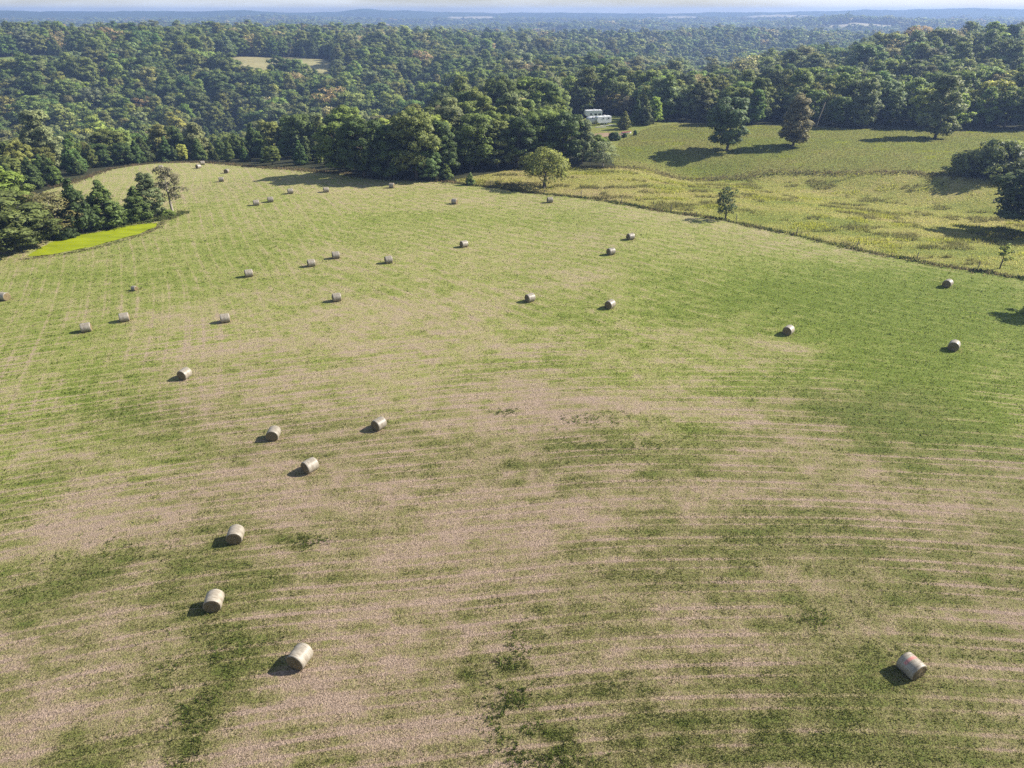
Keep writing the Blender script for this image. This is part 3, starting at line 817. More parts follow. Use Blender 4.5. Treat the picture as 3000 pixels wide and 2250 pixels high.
KINDS = {}
def kind_set(k, kind, n, **kw):
    KINDS[k] = []
    for i in range(n):
        s = TreeShape(1000 + 37 * len(KINDS) + i, kind, **kw)
        KINDS[k].append((s, s.crown_mesh(k + '_crown'), s.trunk_mesh(k + '_trunk', M_PALEBARK if k in ('dry', 'sparse') else M_BARK)))
kind_set('oak', 'oak', 4, H=15, R=5.2, nl=100, nleaf=9000, leaf=0.29)
kind_set('tall', 'tall', 3, H=17, R=4.6, nl=100, nleaf=9000, leaf=0.29)
kind_set('cedar', 'cedar', 4, H=10, R=3.0, nl=95, nleaf=5200, leaf=0.24)
kind_set('sparse', 'pine', 2, H=13, R=4.2, nl=44, nleaf=2600, leaf=0.22, core=False)
kind_set('bush', 'bush', 2, H=5, R=4.0, nl=55, nleaf=4200, leaf=0.24)
kind_set('spread', 'spread', 2, H=10, R=6.0, nl=80, nleaf=6500, leaf=0.24, core=False)
kind_set('dry', 'oak', 2, H=14, R=4.6, nl=70, nleaf=3600, leaf=0.26, core=False)
kind_set('small', 'oak', 2, H=6, R=2.4, nl=46, nleaf=2000, leaf=0.17, core=False)
kind_set('sapling', 'pine', 1, H=4, R=1.2, nl=18, nleaf=520, leaf=0.13, core=False)

T = {'mid': (0.085, 0.106, 0.030), 'dark': (0.054, 0.074, 0.026), 'olive': (0.100, 0.110, 0.038), 'yellow': (0.138, 0.156, 0.040), 'grey': (0.108, 0.122, 0.064), 'brown': (0.108, 0.098, 0.048),
     'bright': (0.150, 0.190, 0.036), 'tan': (0.190, 0.155, 0.085), 'cedar': (0.066, 0.086, 0.027), 'cedar_dark': (0.046, 0.064, 0.024), 'rust': (0.128, 0.088, 0.050), 'lime': (0.20, 0.22, 0.045)}

def place_tree(name, kind, k, p, H, R, tint, label, cat='tree', group=None, rz=None, lean=0.0):
    s, cm, tm = KINDS[kind][k % len(KINDS[kind])]
    o = empty(name, (p[0], p[1], p[2] - 0.05), random.uniform(0, 6.28) if rz is None else rz)
    o.scale = (R / s.R, R / s.R, H / s.H)
    if lean: o.rotation_euler = (0, lean, o.rotation_euler[2])
    tag(o, label, cat, group)
    c = link('crown', cm, o); c['tint'] = [float(t) for t in tint]
    link('trunk', tm, o)
    return o

def px_tree(name, kind, k, u, vb, vt, wpx, tint, label, cat='tree', group=None, hang=0.0, lean=0.0):
    p = P(u, vb); H = z_at_row(p[1] + hang, vt) - p[2]; R = 0.5 * wpx * m_per_px(p)
    t = T[tint] if isinstance(tint, str) else tint
    t = (1.95 * t[0], 2.05 * t[1], 1.7 * t[2])
    return place_tree(name, kind, k, p, max(H, 0.8), R, t, label, cat, group, lean=lean)

special = []                                                  # ground kept free of wood trees
def sp(*a, **k):
    o = px_tree(*a, **k); special.append((o.location.x, o.location.y)); return o

PG = 'trees around the duckweed pond'
sp('deciduous_tree', 'oak', 0, 8, 547, 418, 190, (0.072, 0.082, 0.030), 'dark olive broad tree at the near end of the duckweed pond', group=PG)
sp('deciduous_tree', 'oak', 1, 74, 531, 445, 130, (0.082, 0.095, 0.034), 'low olive tree overhanging the near end of the duckweed pond', group=PG)
sp('deciduous_tree', 'tall', 0, 14, 500, 342, 160, (0.110, 0.140, 0.032), 'tallest bright green tree behind the near end of the duckweed pond', group=PG)
sp('deciduous_tree', 'dry', 0, 118, 513, 414, 120, (0.105, 0.090, 0.040), 'reddish brown thin crowned tree over the near half of the duckweed pond', group=PG)
sp('deciduous_tree', 'oak', 2, 62, 506, 400, 110, (0.10, 0.12, 0.036), 'yellowish green tree between the bright green and the reddish brown tree', group=PG)
sp('cedar_tree', 'cedar', 0, 178, 502, 384, 84, 'cedar_dark', 'tall dark cedar behind the middle of the duckweed pond, next to reddish brown tree', group=PG)
sp('cedar_tree', 'cedar', 1, 236, 489, 388, 92, 'cedar', 'broad full cedar standing alone behind the middle of the duckweed pond', group=PG)
sp('cedar_tree', 'cedar', 2, 303, 475, 402, 72, 'cedar', 'short dark cedar behind the far tip of the duckweed pond', group=PG)
sp('deciduous_tree', 'tall', 1, 332, 469, 371, 62, 'grey', 'slim grey green tree beside the bare trunked pine at the pond', group=PG)
sp('pine_tree', 'sparse', 0, 373, 460, 359, 90, (0.125, 0.110, 0.075), 'thin greyish pine with visible bare trunk at the far tip of the pond', group=PG)
sp('shrub', 'bush', 0, 146, 516, 486, 50, 'cedar_dark', 'low dark shrub on the pond bank under the tall dark cedar', 'shrub', PG)
sp('shrub', 'bush', 1, 270, 483, 465, 34, 'cedar', 'low shrub between the two fuller cedars behind the pond', 'shrub', PG)
sp('shrub', 'bush', 0, 358, 465, 452, 40, 'mid', 'low leafy shrub under the bare trunked pine at the pond', 'shrub', PG)

CG = 'front trees of the grove beyond the hayfield'
ordn = ['first', 'second', 'third', 'fourth', 'fifth', 'sixth', 'seventh', 'eighth', 'ninth', 'tenth', 'eleventh', 'twelfth', 'thirteenth']
grove = [('oak', 0, 735, 373, 262, 96, 'mid'), ('oak', 1, 787, 382, 250, 100, 'dark'), ('tall', 2, 842, 386, 268, 84, 'dark'), ('oak', 2, 900, 386, 240, 112, 'olive'), ('tall', 0, 955, 380, 258, 84, 'dark'),
         ('oak', 3, 1018, 366, 246, 112, 'mid'), ('tall', 1, 1075, 362, 258, 88, 'olive'), ('oak', 0, 1118, 361, 252, 86, 'dark'), ('oak', 2, 1170, 352, 236, 104, 'mid'), ('oak', 1, 1214, 354, 240, 98, 'dark'), ('tall', 2, 1257, 354, 258, 56, 'grey')]
tn = {'mid': 'mid green', 'dark': 'dark green', 'olive': 'olive green', 'grey': 'grey green'}
for i, (kd, k, u, vb, vt, w, t) in enumerate(grove):
    sp('deciduous_tree', kd, k, u, vb, vt, w, t, f'{tn[t]} tree, {ordn[i]} along the grove\'s front counting from the pond side', group=CG)
sp('deciduous_tree', 'oak', 3, 928, 389, 322, 58, (0.10, 0.14, 0.055), 'lower light green tree leaning out of the grove by the field cedar', group=CG)
sp('deciduous_tree', 'dry', 1, 1112, 360, 322, 40, (0.17, 0.15, 0.12), 'small pale thin tree at the foot of the grove behind the yellow tree', group=CG)
sp('deciduous_tree', 'oak', 1, 1284, 344, 290, 52, 'mid', 'short mid green tree at the grove end below the trailers', group=CG)
sp('deciduous_tree', 'dry', 0, 1302, 361, 304, 62, (0.12, 0.13, 0.075), 'small grey green thin tree ending the grove at the green pasture', group=CG)
sp('cedar_tree', 'cedar', 3, 964, 389, 352, 36, (0.075, 0.095, 0.028), 'small pointed cedar at the field edge in front of the grove')
sp('sapling', 'cedar', 0, 1016, 399, 372, 26, (0.13, 0.16, 0.06), 'pale green sapling on the fence line beside the pointed cedar', 'sapling')
sp('deciduous_tree', 'spread', 1, 1176, 403, 318, 118, (0.120, 0.124, 0.036), 'lone yellow green spreading tree on the fence line before the grove')
sp('sapling', 'sapling', 0, 1073, 405, 390, 14, 'olive', 'tiny dark sapling on fence line between pale sapling and yellow tree', 'sapling')
sp('cedar_tree', 'small', 1, 1567, 474, 405, 50, (0.062, 0.078, 0.036), 'lone small open cedar on the fence line by the rough pasture')
sp('deciduous_tree', 'oak', 0, 1570, 325, 207, 98, (0.070, 0.092, 0.046), 'lone round dark green oak on the green pasture, closest to the trailers')
sp('deciduous_tree', 'tall', 1, 1713, 315, 202, 80, (0.130, 0.112, 0.066), 'lone brown leaved tree on the green pasture between two green ones')
sp('deciduous_tree', 'tall', 2, 2020, 298, 160, 92, (0.115, 0.125, 0.058), 'tall shaggy green tree standing on the green pasture before the wood')
sp('shrub', 'bush', 1, 2140, 379, 300, 150, (0.088, 0.098, 0.036), 'big dark rounded thicket at the end of the ditch between the pastures', 'shrub')
sp('shrub', 'bush', 0, 2218, 372, 304, 110, (0.120, 0.125, 0.040), 'yellowish topped thicket behind the big dark one at the picture edge', 'shrub')
sp('deciduous_tree', 'oak', 1, 2236, 507, 338, 215, (0.060, 0.076, 0.032), 'big dark tree in the rough pasture, cut by the picture edge')
sp('sapling', 'sapling', 0, 2160, 580, 526, 46, (0.15, 0.17, 0.035), 'thin lime green sapling on the fence line in the big tree\'s shade', 'sapling')
sp('deciduous_tree', 'oak', 2, 2310, 672, 560, 110, 'mid', 'tree outside the picture whose shadow falls on the hayfield edge')

YG = 'trees around the trailer yard'
sp('cedar_tree', 'cedar', 2, 1348, 279, 240, 34, (0.115, 0.115, 0.036), 'olive round topped cedar in the yard beside the front trailer', group=YG)
sp('cedar_tree', 'cedar', 0, 1374, 269, 214, 34, 'cedar_dark', 'dark cedar in the yard beside the bright green tree', group=YG)
sp('cedar_tree', 'cedar', 3, 1393, 270, 210, 38, (0.075, 0.085, 0.034), 'dark cedar touching the bright green tree behind the yard', group=YG)
sp('deciduous_tree', 'tall', 0, 1411, 267, 207, 42, 'bright', 'bright green tree at the back of the trailer yard', group=YG)
sp('deciduous_tree', 'dry', 0, 1252, 252, 194, 60, 'tan', 'tan thin tree behind the back trailer, on the grove side', group=YG)
sp('deciduous_tree', 'dry', 1, 1296, 248, 204, 52, (0.155, 0.135, 0.105), 'bare grey tree straight behind the two trailers', group=YG)
sp('deciduous_tree', 'dry', 0, 1328, 247, 200, 52, (0.20, 0.165, 0.080), 'yellowish tan tree behind the front trailer\'s far end', group=YG)
sp('deciduous_tree', 'dry', 1, 1356, 250, 205, 44, (0.15, 0.125, 0.085), 'thin grey brown tree behind the olive cedar', group=YG)
sp('shrub', 'bush', 0, 1327, 303, 284, 28, 'cedar_dark', 'dark round shrub at the edge of the yard below the olive cedar', 'shrub', YG)
sp('shrub', 'bush', 1, 1349, 297, 286, 14, 'cedar_dark', 'small dark shrub beside the red and white boat', 'shrub', YG)
sp('shrub', 'bush', 0, 1372, 292, 280, 10, 'cedar', 'tiny upright green shrub at the corner of the yard track', 'shrub', YG)
sp('shrub', 'bush', 1, 1308, 312, 296, 18, 'mid', 'small green shrub at the grove end below the yard', 'shrub', YG)

# --- the woods
def wood_points():
    xs = []; ys = []
    def ring(r0, r1, sp_):
        n = int(0.5 * math.radians(92) * (r1 * r1 - r0 * r0) / (sp_ * sp_))
        r = np.sqrt(rng.uniform(r0 * r0, r1 * r1, n * 3)); a = rng.uniform(math.radians(-46), math.radians(46), n * 3)
        x, y = r * np.sin(a), r * np.cos(a)
        cell = np.floor(x / sp_).astype(int) * 100003 + np.floor(y / sp_).astype(int)      # at most one tree per cell
        _, i = np.unique(cell, return_index=True)
        return x[i], y[i]
    out = []
    for r0, r1, s_ in ((130, 420, 7.2), (420, 900, 8.2), (900, 1700, 9.5), (1700, 2500, 11.5), (2500, 3500, 15)):
        out.append(ring(r0, r1, s_))
    return np.concatenate([o[0] for o in out]), np.concatenate([o[1] for o in out])
wx, wy = wood_points()
wr = np.hypot(wx, wy)
bad = inside(wx, wy, HAY) | inside(wx, wy, PAST) | inside(wx, wy, FARP) | inside(wx, wy, YARD)
bad |= clearing(wx, wy)[0] > 0
bad |= inside(wx, wy, poly([(1210, 262), (1200, 366), (1336, 366), (1336, 262)]))
for pg in (HAY, FARP):
    bad |= (wr < 400) & (seg_dist(wx, wy, np.vstack([pg, pg[:1]])) < 2.6)
bad |= (wr < 400) & (seg_dist(wx, wy, np.vstack([YARD, YARD[:1]])) < 3.2)
for (sx, sy) in special:
    bad |= (wr < 400) & (np.hypot(wx - sx, wy - sy) < 3.2)
bad |= (wr < 200) & (np.degrees(np.arctan2(wx, wy)) > 12) & (wr < 240)
wx, wy, wr = wx[~bad], wy[~bad], wr[~bad]
wz = height(wx, wy); waz = np.degrees(np.arctan2(wx, wy))
n = len(wx)
edge = np.where(wr < 420, np.minimum(seg_dist(wx, wy, np.vstack([HAY, HAY[:1]])), seg_dist(wx, wy, np.vstack([FARP, FARP[:1]]))), 99)
stand = fbm(wx / 60, wy / 60, 251, 3); u1 = rng.random(n); u2 = rng.random(n)
is_cedar = (stand + (u1 - 0.5) * 0.5 > 0.64) | ((edge < 16) & (waz < -9) & (u1 < 0.75)) | ((waz < -9) & (wr < 290) & (u1 < 0.35))
is_tall = ~is_cedar & (u2 < 0.38); is_dry = ~is_cedar & ~is_tall & (u2 > 0.972) & (wr > 330)
names_ = ['oak', 'tall', 'cedar', 'dry']
wk = np.where(is_cedar, 2, np.where(is_tall, 1, np.where(is_dry, 3, 0)))
wh = np.where(is_cedar, rng.uniform(7.5, 14.5, n), np.where(is_tall, rng.uniform(13, 19, n), rng.uniform(10.5, 17, n)))
wh = np.where((edge < 20) & (waz < -9), rng.uniform(4.0, 7.5, n), np.where((wr < 340) & (waz < -7), wh * 0.8, wh))
wh = wh * np.where((wr < 420) & (waz > 8), 0.80, np.where(wr < 420, 0.98, 1.08))
wR = np.where(is_cedar, wh * rng.uniform(0.26, 0.34, n), np.where(is_tall, wh * rng.uniform(0.25, 0.33, n), wh * rng.uniform(0.32, 0.42, n)))
big = np.clip(rng.lognormal(0, 0.22, n), 0.62, 1.5); grove_ = (wr < 250) & (np.abs(waz) < 10)
big = np.where(grove_, np.minimum(big, 1.0) * 0.84, big); wh = wh * big ** 0.7; wR = wR * big
wR = wR * 1.22 * np.where(wr > 2500, 1.8, np.where(wr > 1700, 1.45, np.where(wr > 900, 1.12, 1.0)))
pal = np.array([T['mid'], T['dark'], T['olive'], T['grey'], T['yellow'], T['brown'], T['tan'], T['cedar'], T['cedar_dark'], T['rust']])
u3 = rng.random(n) + (fbm(wx / 120, wy / 120, 261, 3) - 0.5) * 0.5
pi_ = np.select([u3 < 0.40, u3 < 0.62, u3 < 0.82, u3 < 0.95, u3 < 1.02, u3 < 1.12], [0, 1, 2, 3, 4, 5], 9)
pi_ = np.where((wr < 330) & (pi_ >= 5), 0, pi_)
pi_ = np.where(is_cedar, np.where(u2 < 0.5, 7, 8), np.where(is_dry, 6, pi_))
wt = pal[pi_] * rng.uniform(1.5, 2.3, (n, 1)) * np.array([1.18, 1.18, 0.92]) * (1 + rng.normal(0, 0.06, (n, 3)))
wrot = rng.uniform(0, 6.28, n)
cname = ['mid green', 'dark green', 'olive green', 'grey green', 'yellow green', 'brownish', 'tan', 'green', 'dark', 'rust coloured']

# those that show largest are trees of their own
infr = np.abs(wx) < 0.70 * (wy * CP + 30)
order = np.argsort(np.where(infr, wr, 1e9))[:235]
single = np.zeros(n, bool); single[order] = True
def where(i):
    a, r, e = waz[i], wr[i], edge[i]
    if a < -26: return 'in the wood beyond the pond'
    if a < -9: return 'in the valley wood front row' if e < 14 else 'deeper in the valley wood'
    if a < 9: return 'inside the grove' if r < 235 else 'in the wood behind the grove'
    if a < 20: return 'at the wood edge behind lone oak' if e < 12 else 'in the wood behind lone oak'
    return 'at wood edge behind shaggy tree' if e < 12 else 'in the wood behind shaggy tree'
kn = {0: 'round tree', 1: 'narrow tree', 2: 'pointed cedar', 3: 'thin tree'}
ORD = ('first second third fourth fifth sixth seventh eighth ninth tenth eleventh twelfth thirteenth fourteenth fifteenth sixteenth seventeenth eighteenth nineteenth twentieth twenty-first twenty-second twenty-third twenty-fourth twenty-fifth twenty-sixth twenty-seventh twenty-eighth twenty-ninth thirtieth').split()
count = {}
for i in order[np.argsort(waz[order])]:
    wtxt = where(i); base = f'{cname[pi_[i]]} {kn[wk[i]]}'
    c_ = count[(base, wtxt)] = count.get((base, wtxt), 0) + 1
    lab = f'{base} {wtxt}, {ORD[min(c_, 30) - 1]} from pond side'
    place_tree('cedar_tree' if wk[i] == 2 else 'deciduous_tree', names_[wk[i]], int(i), (wx[i], wy[i], wz[i]), wh[i], wR[i], wt[i], lab, 'tree', 'trees ' + wtxt, rz=wrot[i])

def forest(name, mask, detail, label):
    protos = []
    base = {'near': dict(nleaf=3600, leaf=1.2, core=True), 'mid': dict(nleaf=700, leaf=2.6, core=True), 'far': dict(nleaf=150, leaf=4.6, core=True)}[detail]
    nl = {'near': 85, 'mid': 36, 'far': 14}[detail]
    cols_ = bpy.data.collections.new('prototypes_' + name)
    for k, (kd, nvar) in enumerate((('oak', 5), ('tall', 5), ('cedar', 5), ('oak', 5))):
        for i in range(nvar):
            H0, R0 = {'oak': (15, 5.2), 'tall': (17, 4.6), 'cedar': (10, 3.0)}[kd]
            lf = base['leaf'] * R0 / 5.2 * 0.27
            s = TreeShape(5000 + k * 50 + i + len(name), kd, H=H0, R=R0, nl=nl if kd != 'cedar' else int(nl * 1.3), nleaf=base['nleaf'] if k < 3 else base['nleaf'] // 2, leaf=lf, core=base['core'] and k < 3)
            o = bpy.data.objects.new(f'{name}_{k}{i}', s.joined(f'{name}_tree', M_BARK)); cols_.objects.link(o); protos.append((H0, R0))
    idx = np.where(mask)[0]
    kk = wk[idx]; pick = kk * 5 + (idx % 5)
    H0 = np.array([p[0] for p in protos])[pick]; R0 = np.array([p[1] for p in protos])[pick]
    scl = np.stack([wR[idx] / R0, wR[idx] / R0, wh[idx] / H0], -1)
    rot = np.stack([np.zeros(len(idx)), np.zeros(len(idx)), wrot[idx]], -1)
    me = bpy.data.meshes.new(name)
    me.vertices.add(len(idx)); me.vertices.foreach_set('co', np.stack([wx[idx], wy[idx], wz[idx] - 0.1], -1).astype(np.float32).ravel())
    for nm, typ, key, arr in (('pick', 'INT', 'value', pick.astype(np.int32)), ('scl', 'FLOAT_VECTOR', 'vector', scl), ('rot', 'FLOAT_VECTOR', 'vector', rot), ('tint', 'FLOAT_VECTOR', 'vector', wt[idx])):
        a = me.attributes.new(nm, typ, 'POINT'); a.data.foreach_set(key, np.ascontiguousarray(arr, np.int32 if typ == 'INT' else np.float32).ravel())
    me.update()
    o = link(name, me); tag(o, label, 'forest', kind='stuff')
    ng = bpy.data.node_groups.new(name, 'GeometryNodeTree')
    ng.interface.new_socket('Geometry', in_out='INPUT', socket_type='NodeSocketGeometry'); ng.interface.new_socket('Geometry', in_out='OUTPUT', socket_type='NodeSocketGeometry')
    N, L = ng.nodes, ng.links
    gi, go = N.new('NodeGroupInput'), N.new('NodeGroupOutput')
    ci = N.new('GeometryNodeCollectionInfo'); ci.inputs['Collection'].default_value = cols_; ci.inputs['Separate Children'].default_value = True; ci.inputs['Reset Children'].default_value = True
    ip = N.new('GeometryNodeInstanceOnPoints'); ip.inputs['Pick Instance'].default_value = True
    def named(nm, typ):
        a = N.new('GeometryNodeInputNamedAttribute'); a.data_type = typ; a.inputs['Name'].default_value = nm; return a.outputs[0]
    m2p = N.new('GeometryNodeMeshToPoints')
    L.new(gi.outputs[0], m2p.inputs['Mesh']); L.new(m2p.outputs[0], ip.inputs['Points']); L.new(ci.outputs[0], ip.inputs['Instance'])
    L.new(named('pick', 'INT'), ip.inputs['Instance Index']); L.new(named('scl', 'FLOAT_VECTOR'), ip.inputs['Scale'])
    e2r = N.new('FunctionNodeEulerToRotation'); L.new(named('rot', 'FLOAT_VECTOR'), e2r.inputs[0]); L.new(e2r.outputs[0], ip.inputs['Rotation'])
    L.new(ip.outputs[0], go.inputs[0])
    md = o.modifiers.new('trees', 'NODES'); md.node_group = ng
    return o
forest('forest', ~single & (wr < 900), 'near', 'mixed green wood filling the valley and slopes beyond the fields')
forest('middle_forest', ~single & (wr >= 900) & (wr < 2200), 'mid', 'blue green wooded ridges behind the valley wood')
forest('distant_forest', ~single & (wr >= 2200), 'far', 'hazy blue wooded country below the horizon')

# ------------------------------------------------------------------ hay bales
def wrap_mat():
    m, n, l, b = new_mat('net_wrap')
    tcn = n.new('ShaderNodeTexCoord')
    mpn = n.new('ShaderNodeMapping'); mpn.inputs['Scale'].default_value = (7.0, 0.9, 0.9)
    l.new(tcn.outputs['Object'], mpn.inputs['Vector'])
    a = noise_node(n, l, mpn.outputs[0], 2.2, 5, 0.65)
    fine = noise_node(n, l, tcn.outputs['Object'], 26, 4, 0.7)
    big = noise_node(n, l, tcn.outputs['Object'], 1.6, 3, 0.5)
    f = math_node(n, l, 'MULTIPLY_ADD', math_node(n, l, 'SUBTRACT', fine, 0.5), 0.6, a)
    f = math_node(n, l, 'MULTIPLY_ADD', math_node(n, l, 'SUBTRACT', big, 0.5), 0.6, f)
    r = n.new('ShaderNodeValToRGB'); r.color_ramp.elements[0].position = 0.30; r.color_ramp.elements[1].position = 0.66
    r.color_ramp.elements[0].color = (0.19, 0.155, 0.110, 1); r.color_ramp.elements[1].color = (0.36, 0.320, 0.258, 1)
    l.new(f, r.inputs['Fac'])
    oi = n.new('ShaderNodeObjectInfo')
    sc_ = n.new('ShaderNodeVectorMath'); sc_.operation = 'SCALE'; l.new(r.outputs['Color'], sc_.inputs[0])
    l.new(math_node(n, l, 'MULTIPLY_ADD', oi.outputs['Random'], 0.24, 0.84), sc_.inputs['Scale'])
    l.new(sc_.outputs[0], b.inputs['Base Color'])
    b.inputs['Roughness'].default_value = 0.42; set_spec(b, 0.45)
    bp = n.new('ShaderNodeBump'); bp.inputs['Strength'].default_value = 0.7; bp.inputs['Distance'].default_value = 0.025
    l.new(f, bp.inputs['Height']); l.new(bp.outputs['Normal'], b.inputs['Normal'])
    return m

def hay_end_mat():
    m, n, l, b = new_mat('rolled_hay')
    tcn = n.new('ShaderNodeTexCoord')
    sep = n.new('ShaderNodeSeparateXYZ'); l.new(tcn.outputs['Object'], sep.inputs[0])
    rad = math_node(n, l, 'SQRT', math_node(n, l, 'ADD', math_node(n, l, 'POWER', sep.outputs['Y'], 2), math_node(n, l, 'POWER', sep.outputs['Z'], 2)))
    ang = math_node(n, l, 'ARCTAN2', sep.outputs['Z'], sep.outputs['Y'])
    nz = noise_node(n, l, tcn.outputs['Object'], 9, 4, 0.7)
    ph = math_node(n, l, 'MULTIPLY_ADD', rad, 55.0, ang)
    ph = math_node(n, l, 'MULTIPLY_ADD', nz, 7.0, ph)
    w = math_node(n, l, 'SINE', ph)
    f = math_node(n, l, 'MULTIPLY_ADD', w, 0.22, math_node(n, l, 'MULTIPLY_ADD', nz, 0.9, 0.05))
    r = n.new('ShaderNodeValToRGB'); r.color_ramp.elements[0].position = 0.15; r.color_ramp.elements[1].position = 0.85
    r.color_ramp.elements[0].color = (0.11, 0.08, 0.042, 1); r.color_ramp.elements[1].color = (0.30, 0.235, 0.13, 1)
    l.new(f, r.inputs['Fac']); l.new(r.outputs['Color'], b.inputs['Base Color'])
    b.inputs['Roughness'].default_value = 0.95; set_spec(b, 0.05)
    bp = n.new('ShaderNodeBump'); bp.inputs['Strength'].default_value = 1.0; bp.inputs['Distance'].default_value = 0.05
    l.new(f, bp.inputs['Height']); l.new(bp.outputs['Normal'], b.inputs['Normal'])
    return m
M_WRAP, M_END = wrap_mat(), hay_end_mat()
M_PRINT = plain('faded_red_print', (0.46, 0.20, 0.17), 0.45, 0.4, 0.4, 14)

BR, BL = 0.59, 1.10                                            # radius, length of a bale
def bale_meshes(seed):
    g = np.random.default_rng(seed); S = 56
    xs = np.array([-0.5, -0.485, -0.45, -0.36, -0.22, -0.08, 0.08, 0.22, 0.36, 0.45, 0.485, 0.5]) * BL
    prof = np.array([0.925, 0.965, 0.99, 1.0, 1.006, 1.0, 1.004, 1.01, 1.0, 0.99, 0.96, 0.92]) * BR
    a = np.linspace(0, 2 * math.pi, S, endpoint=False)
    A, X = np.meshgrid(a, xs); Rr = prof[:, None] * (1 + 0.02 * (fbm(np.cos(A) * 1.6 + 7, np.sin(A) * 1.6 + X * 1.3, seed, 3) - 0.5) * 2 + 0.012 * np.cos(2 * A + seed))
    Yy, Zz = Rr * np.cos(A), Rr * np.sin(A)
    Zz = np.where(Zz < -0.72 * BR, -0.72 * BR + (Zz + 0.72 * BR) * 0.55, Zz) * 0.97       # sags onto the ground
    v = np.stack([X, Yy, Zz], -1).reshape(-1, 3); nrow = len(xs)
    ids = np.arange(nrow * S).reshape(nrow, S); nx = np.roll(ids, -1, 1)
    f = np.stack([ids[:-1], nx[:-1], nx[1:], ids[1:]], -1).reshape(-1, 4)
    wrap = mesh_np('net_wrap', v, f[:, ::-1], [M_WRAP], smooth=True)
    ends = []
    for row, sgn in ((0, -1), (nrow - 1, 1)):
        rim = v[ids[row]]; rings = 12; ev = []
        c = np.array([xs[row], 0, rim[:, 2].mean()])
        for k in range(rings, 0, -1):
            q = c + (rim - c) * (k / rings)
            bulge = 0.05 * (1 - (k / rings) ** 2) + 0.02 * math.sin(k * 2.1) + 0.035 * (fbm(q[:, 1] * 4 + 3, q[:, 2] * 4, seed + 9 + row, 3) - 0.5) * (k < rings)
            q = q.copy(); q[:, 0] += sgn * bulge * (1 if k < rings else 0); ev.append(q)
        cc = c.copy(); cc[0] -= sgn * 0.03
        ev = np.vstack(ev + [cc[None]]); fi = []
        for k in range(rings - 1):
            for i in range(S):
                q = [k * S + i, k * S + (i + 1) % S, (k + 1) * S + (i + 1) % S, (k + 1) * S + i]
                fi.append(q if sgn > 0 else q[::-1])
        k = rings - 1; last = len(ev) - 1
        faces = [tuple(q) for q in fi] + [((k * S + i, k * S + (i + 1) % S, last) if sgn > 0 else (k * S + (i + 1) % S, k * S + i, last)) for i in range(S)]
        me = bpy.data.meshes.new('hay_end'); me.from_pydata([tuple(p) for p in ev], [], faces); me.materials.append(M_END)
        me.polygons.foreach_set('use_smooth', [True] * len(faces)); me.update(); ends.append(me)
    return wrap, ends
BALES = [bale_meshes(s) for s in (3, 8, 15, 23)]
ZMIN = min((v.co.z for v in BALES[0][0].vertices))

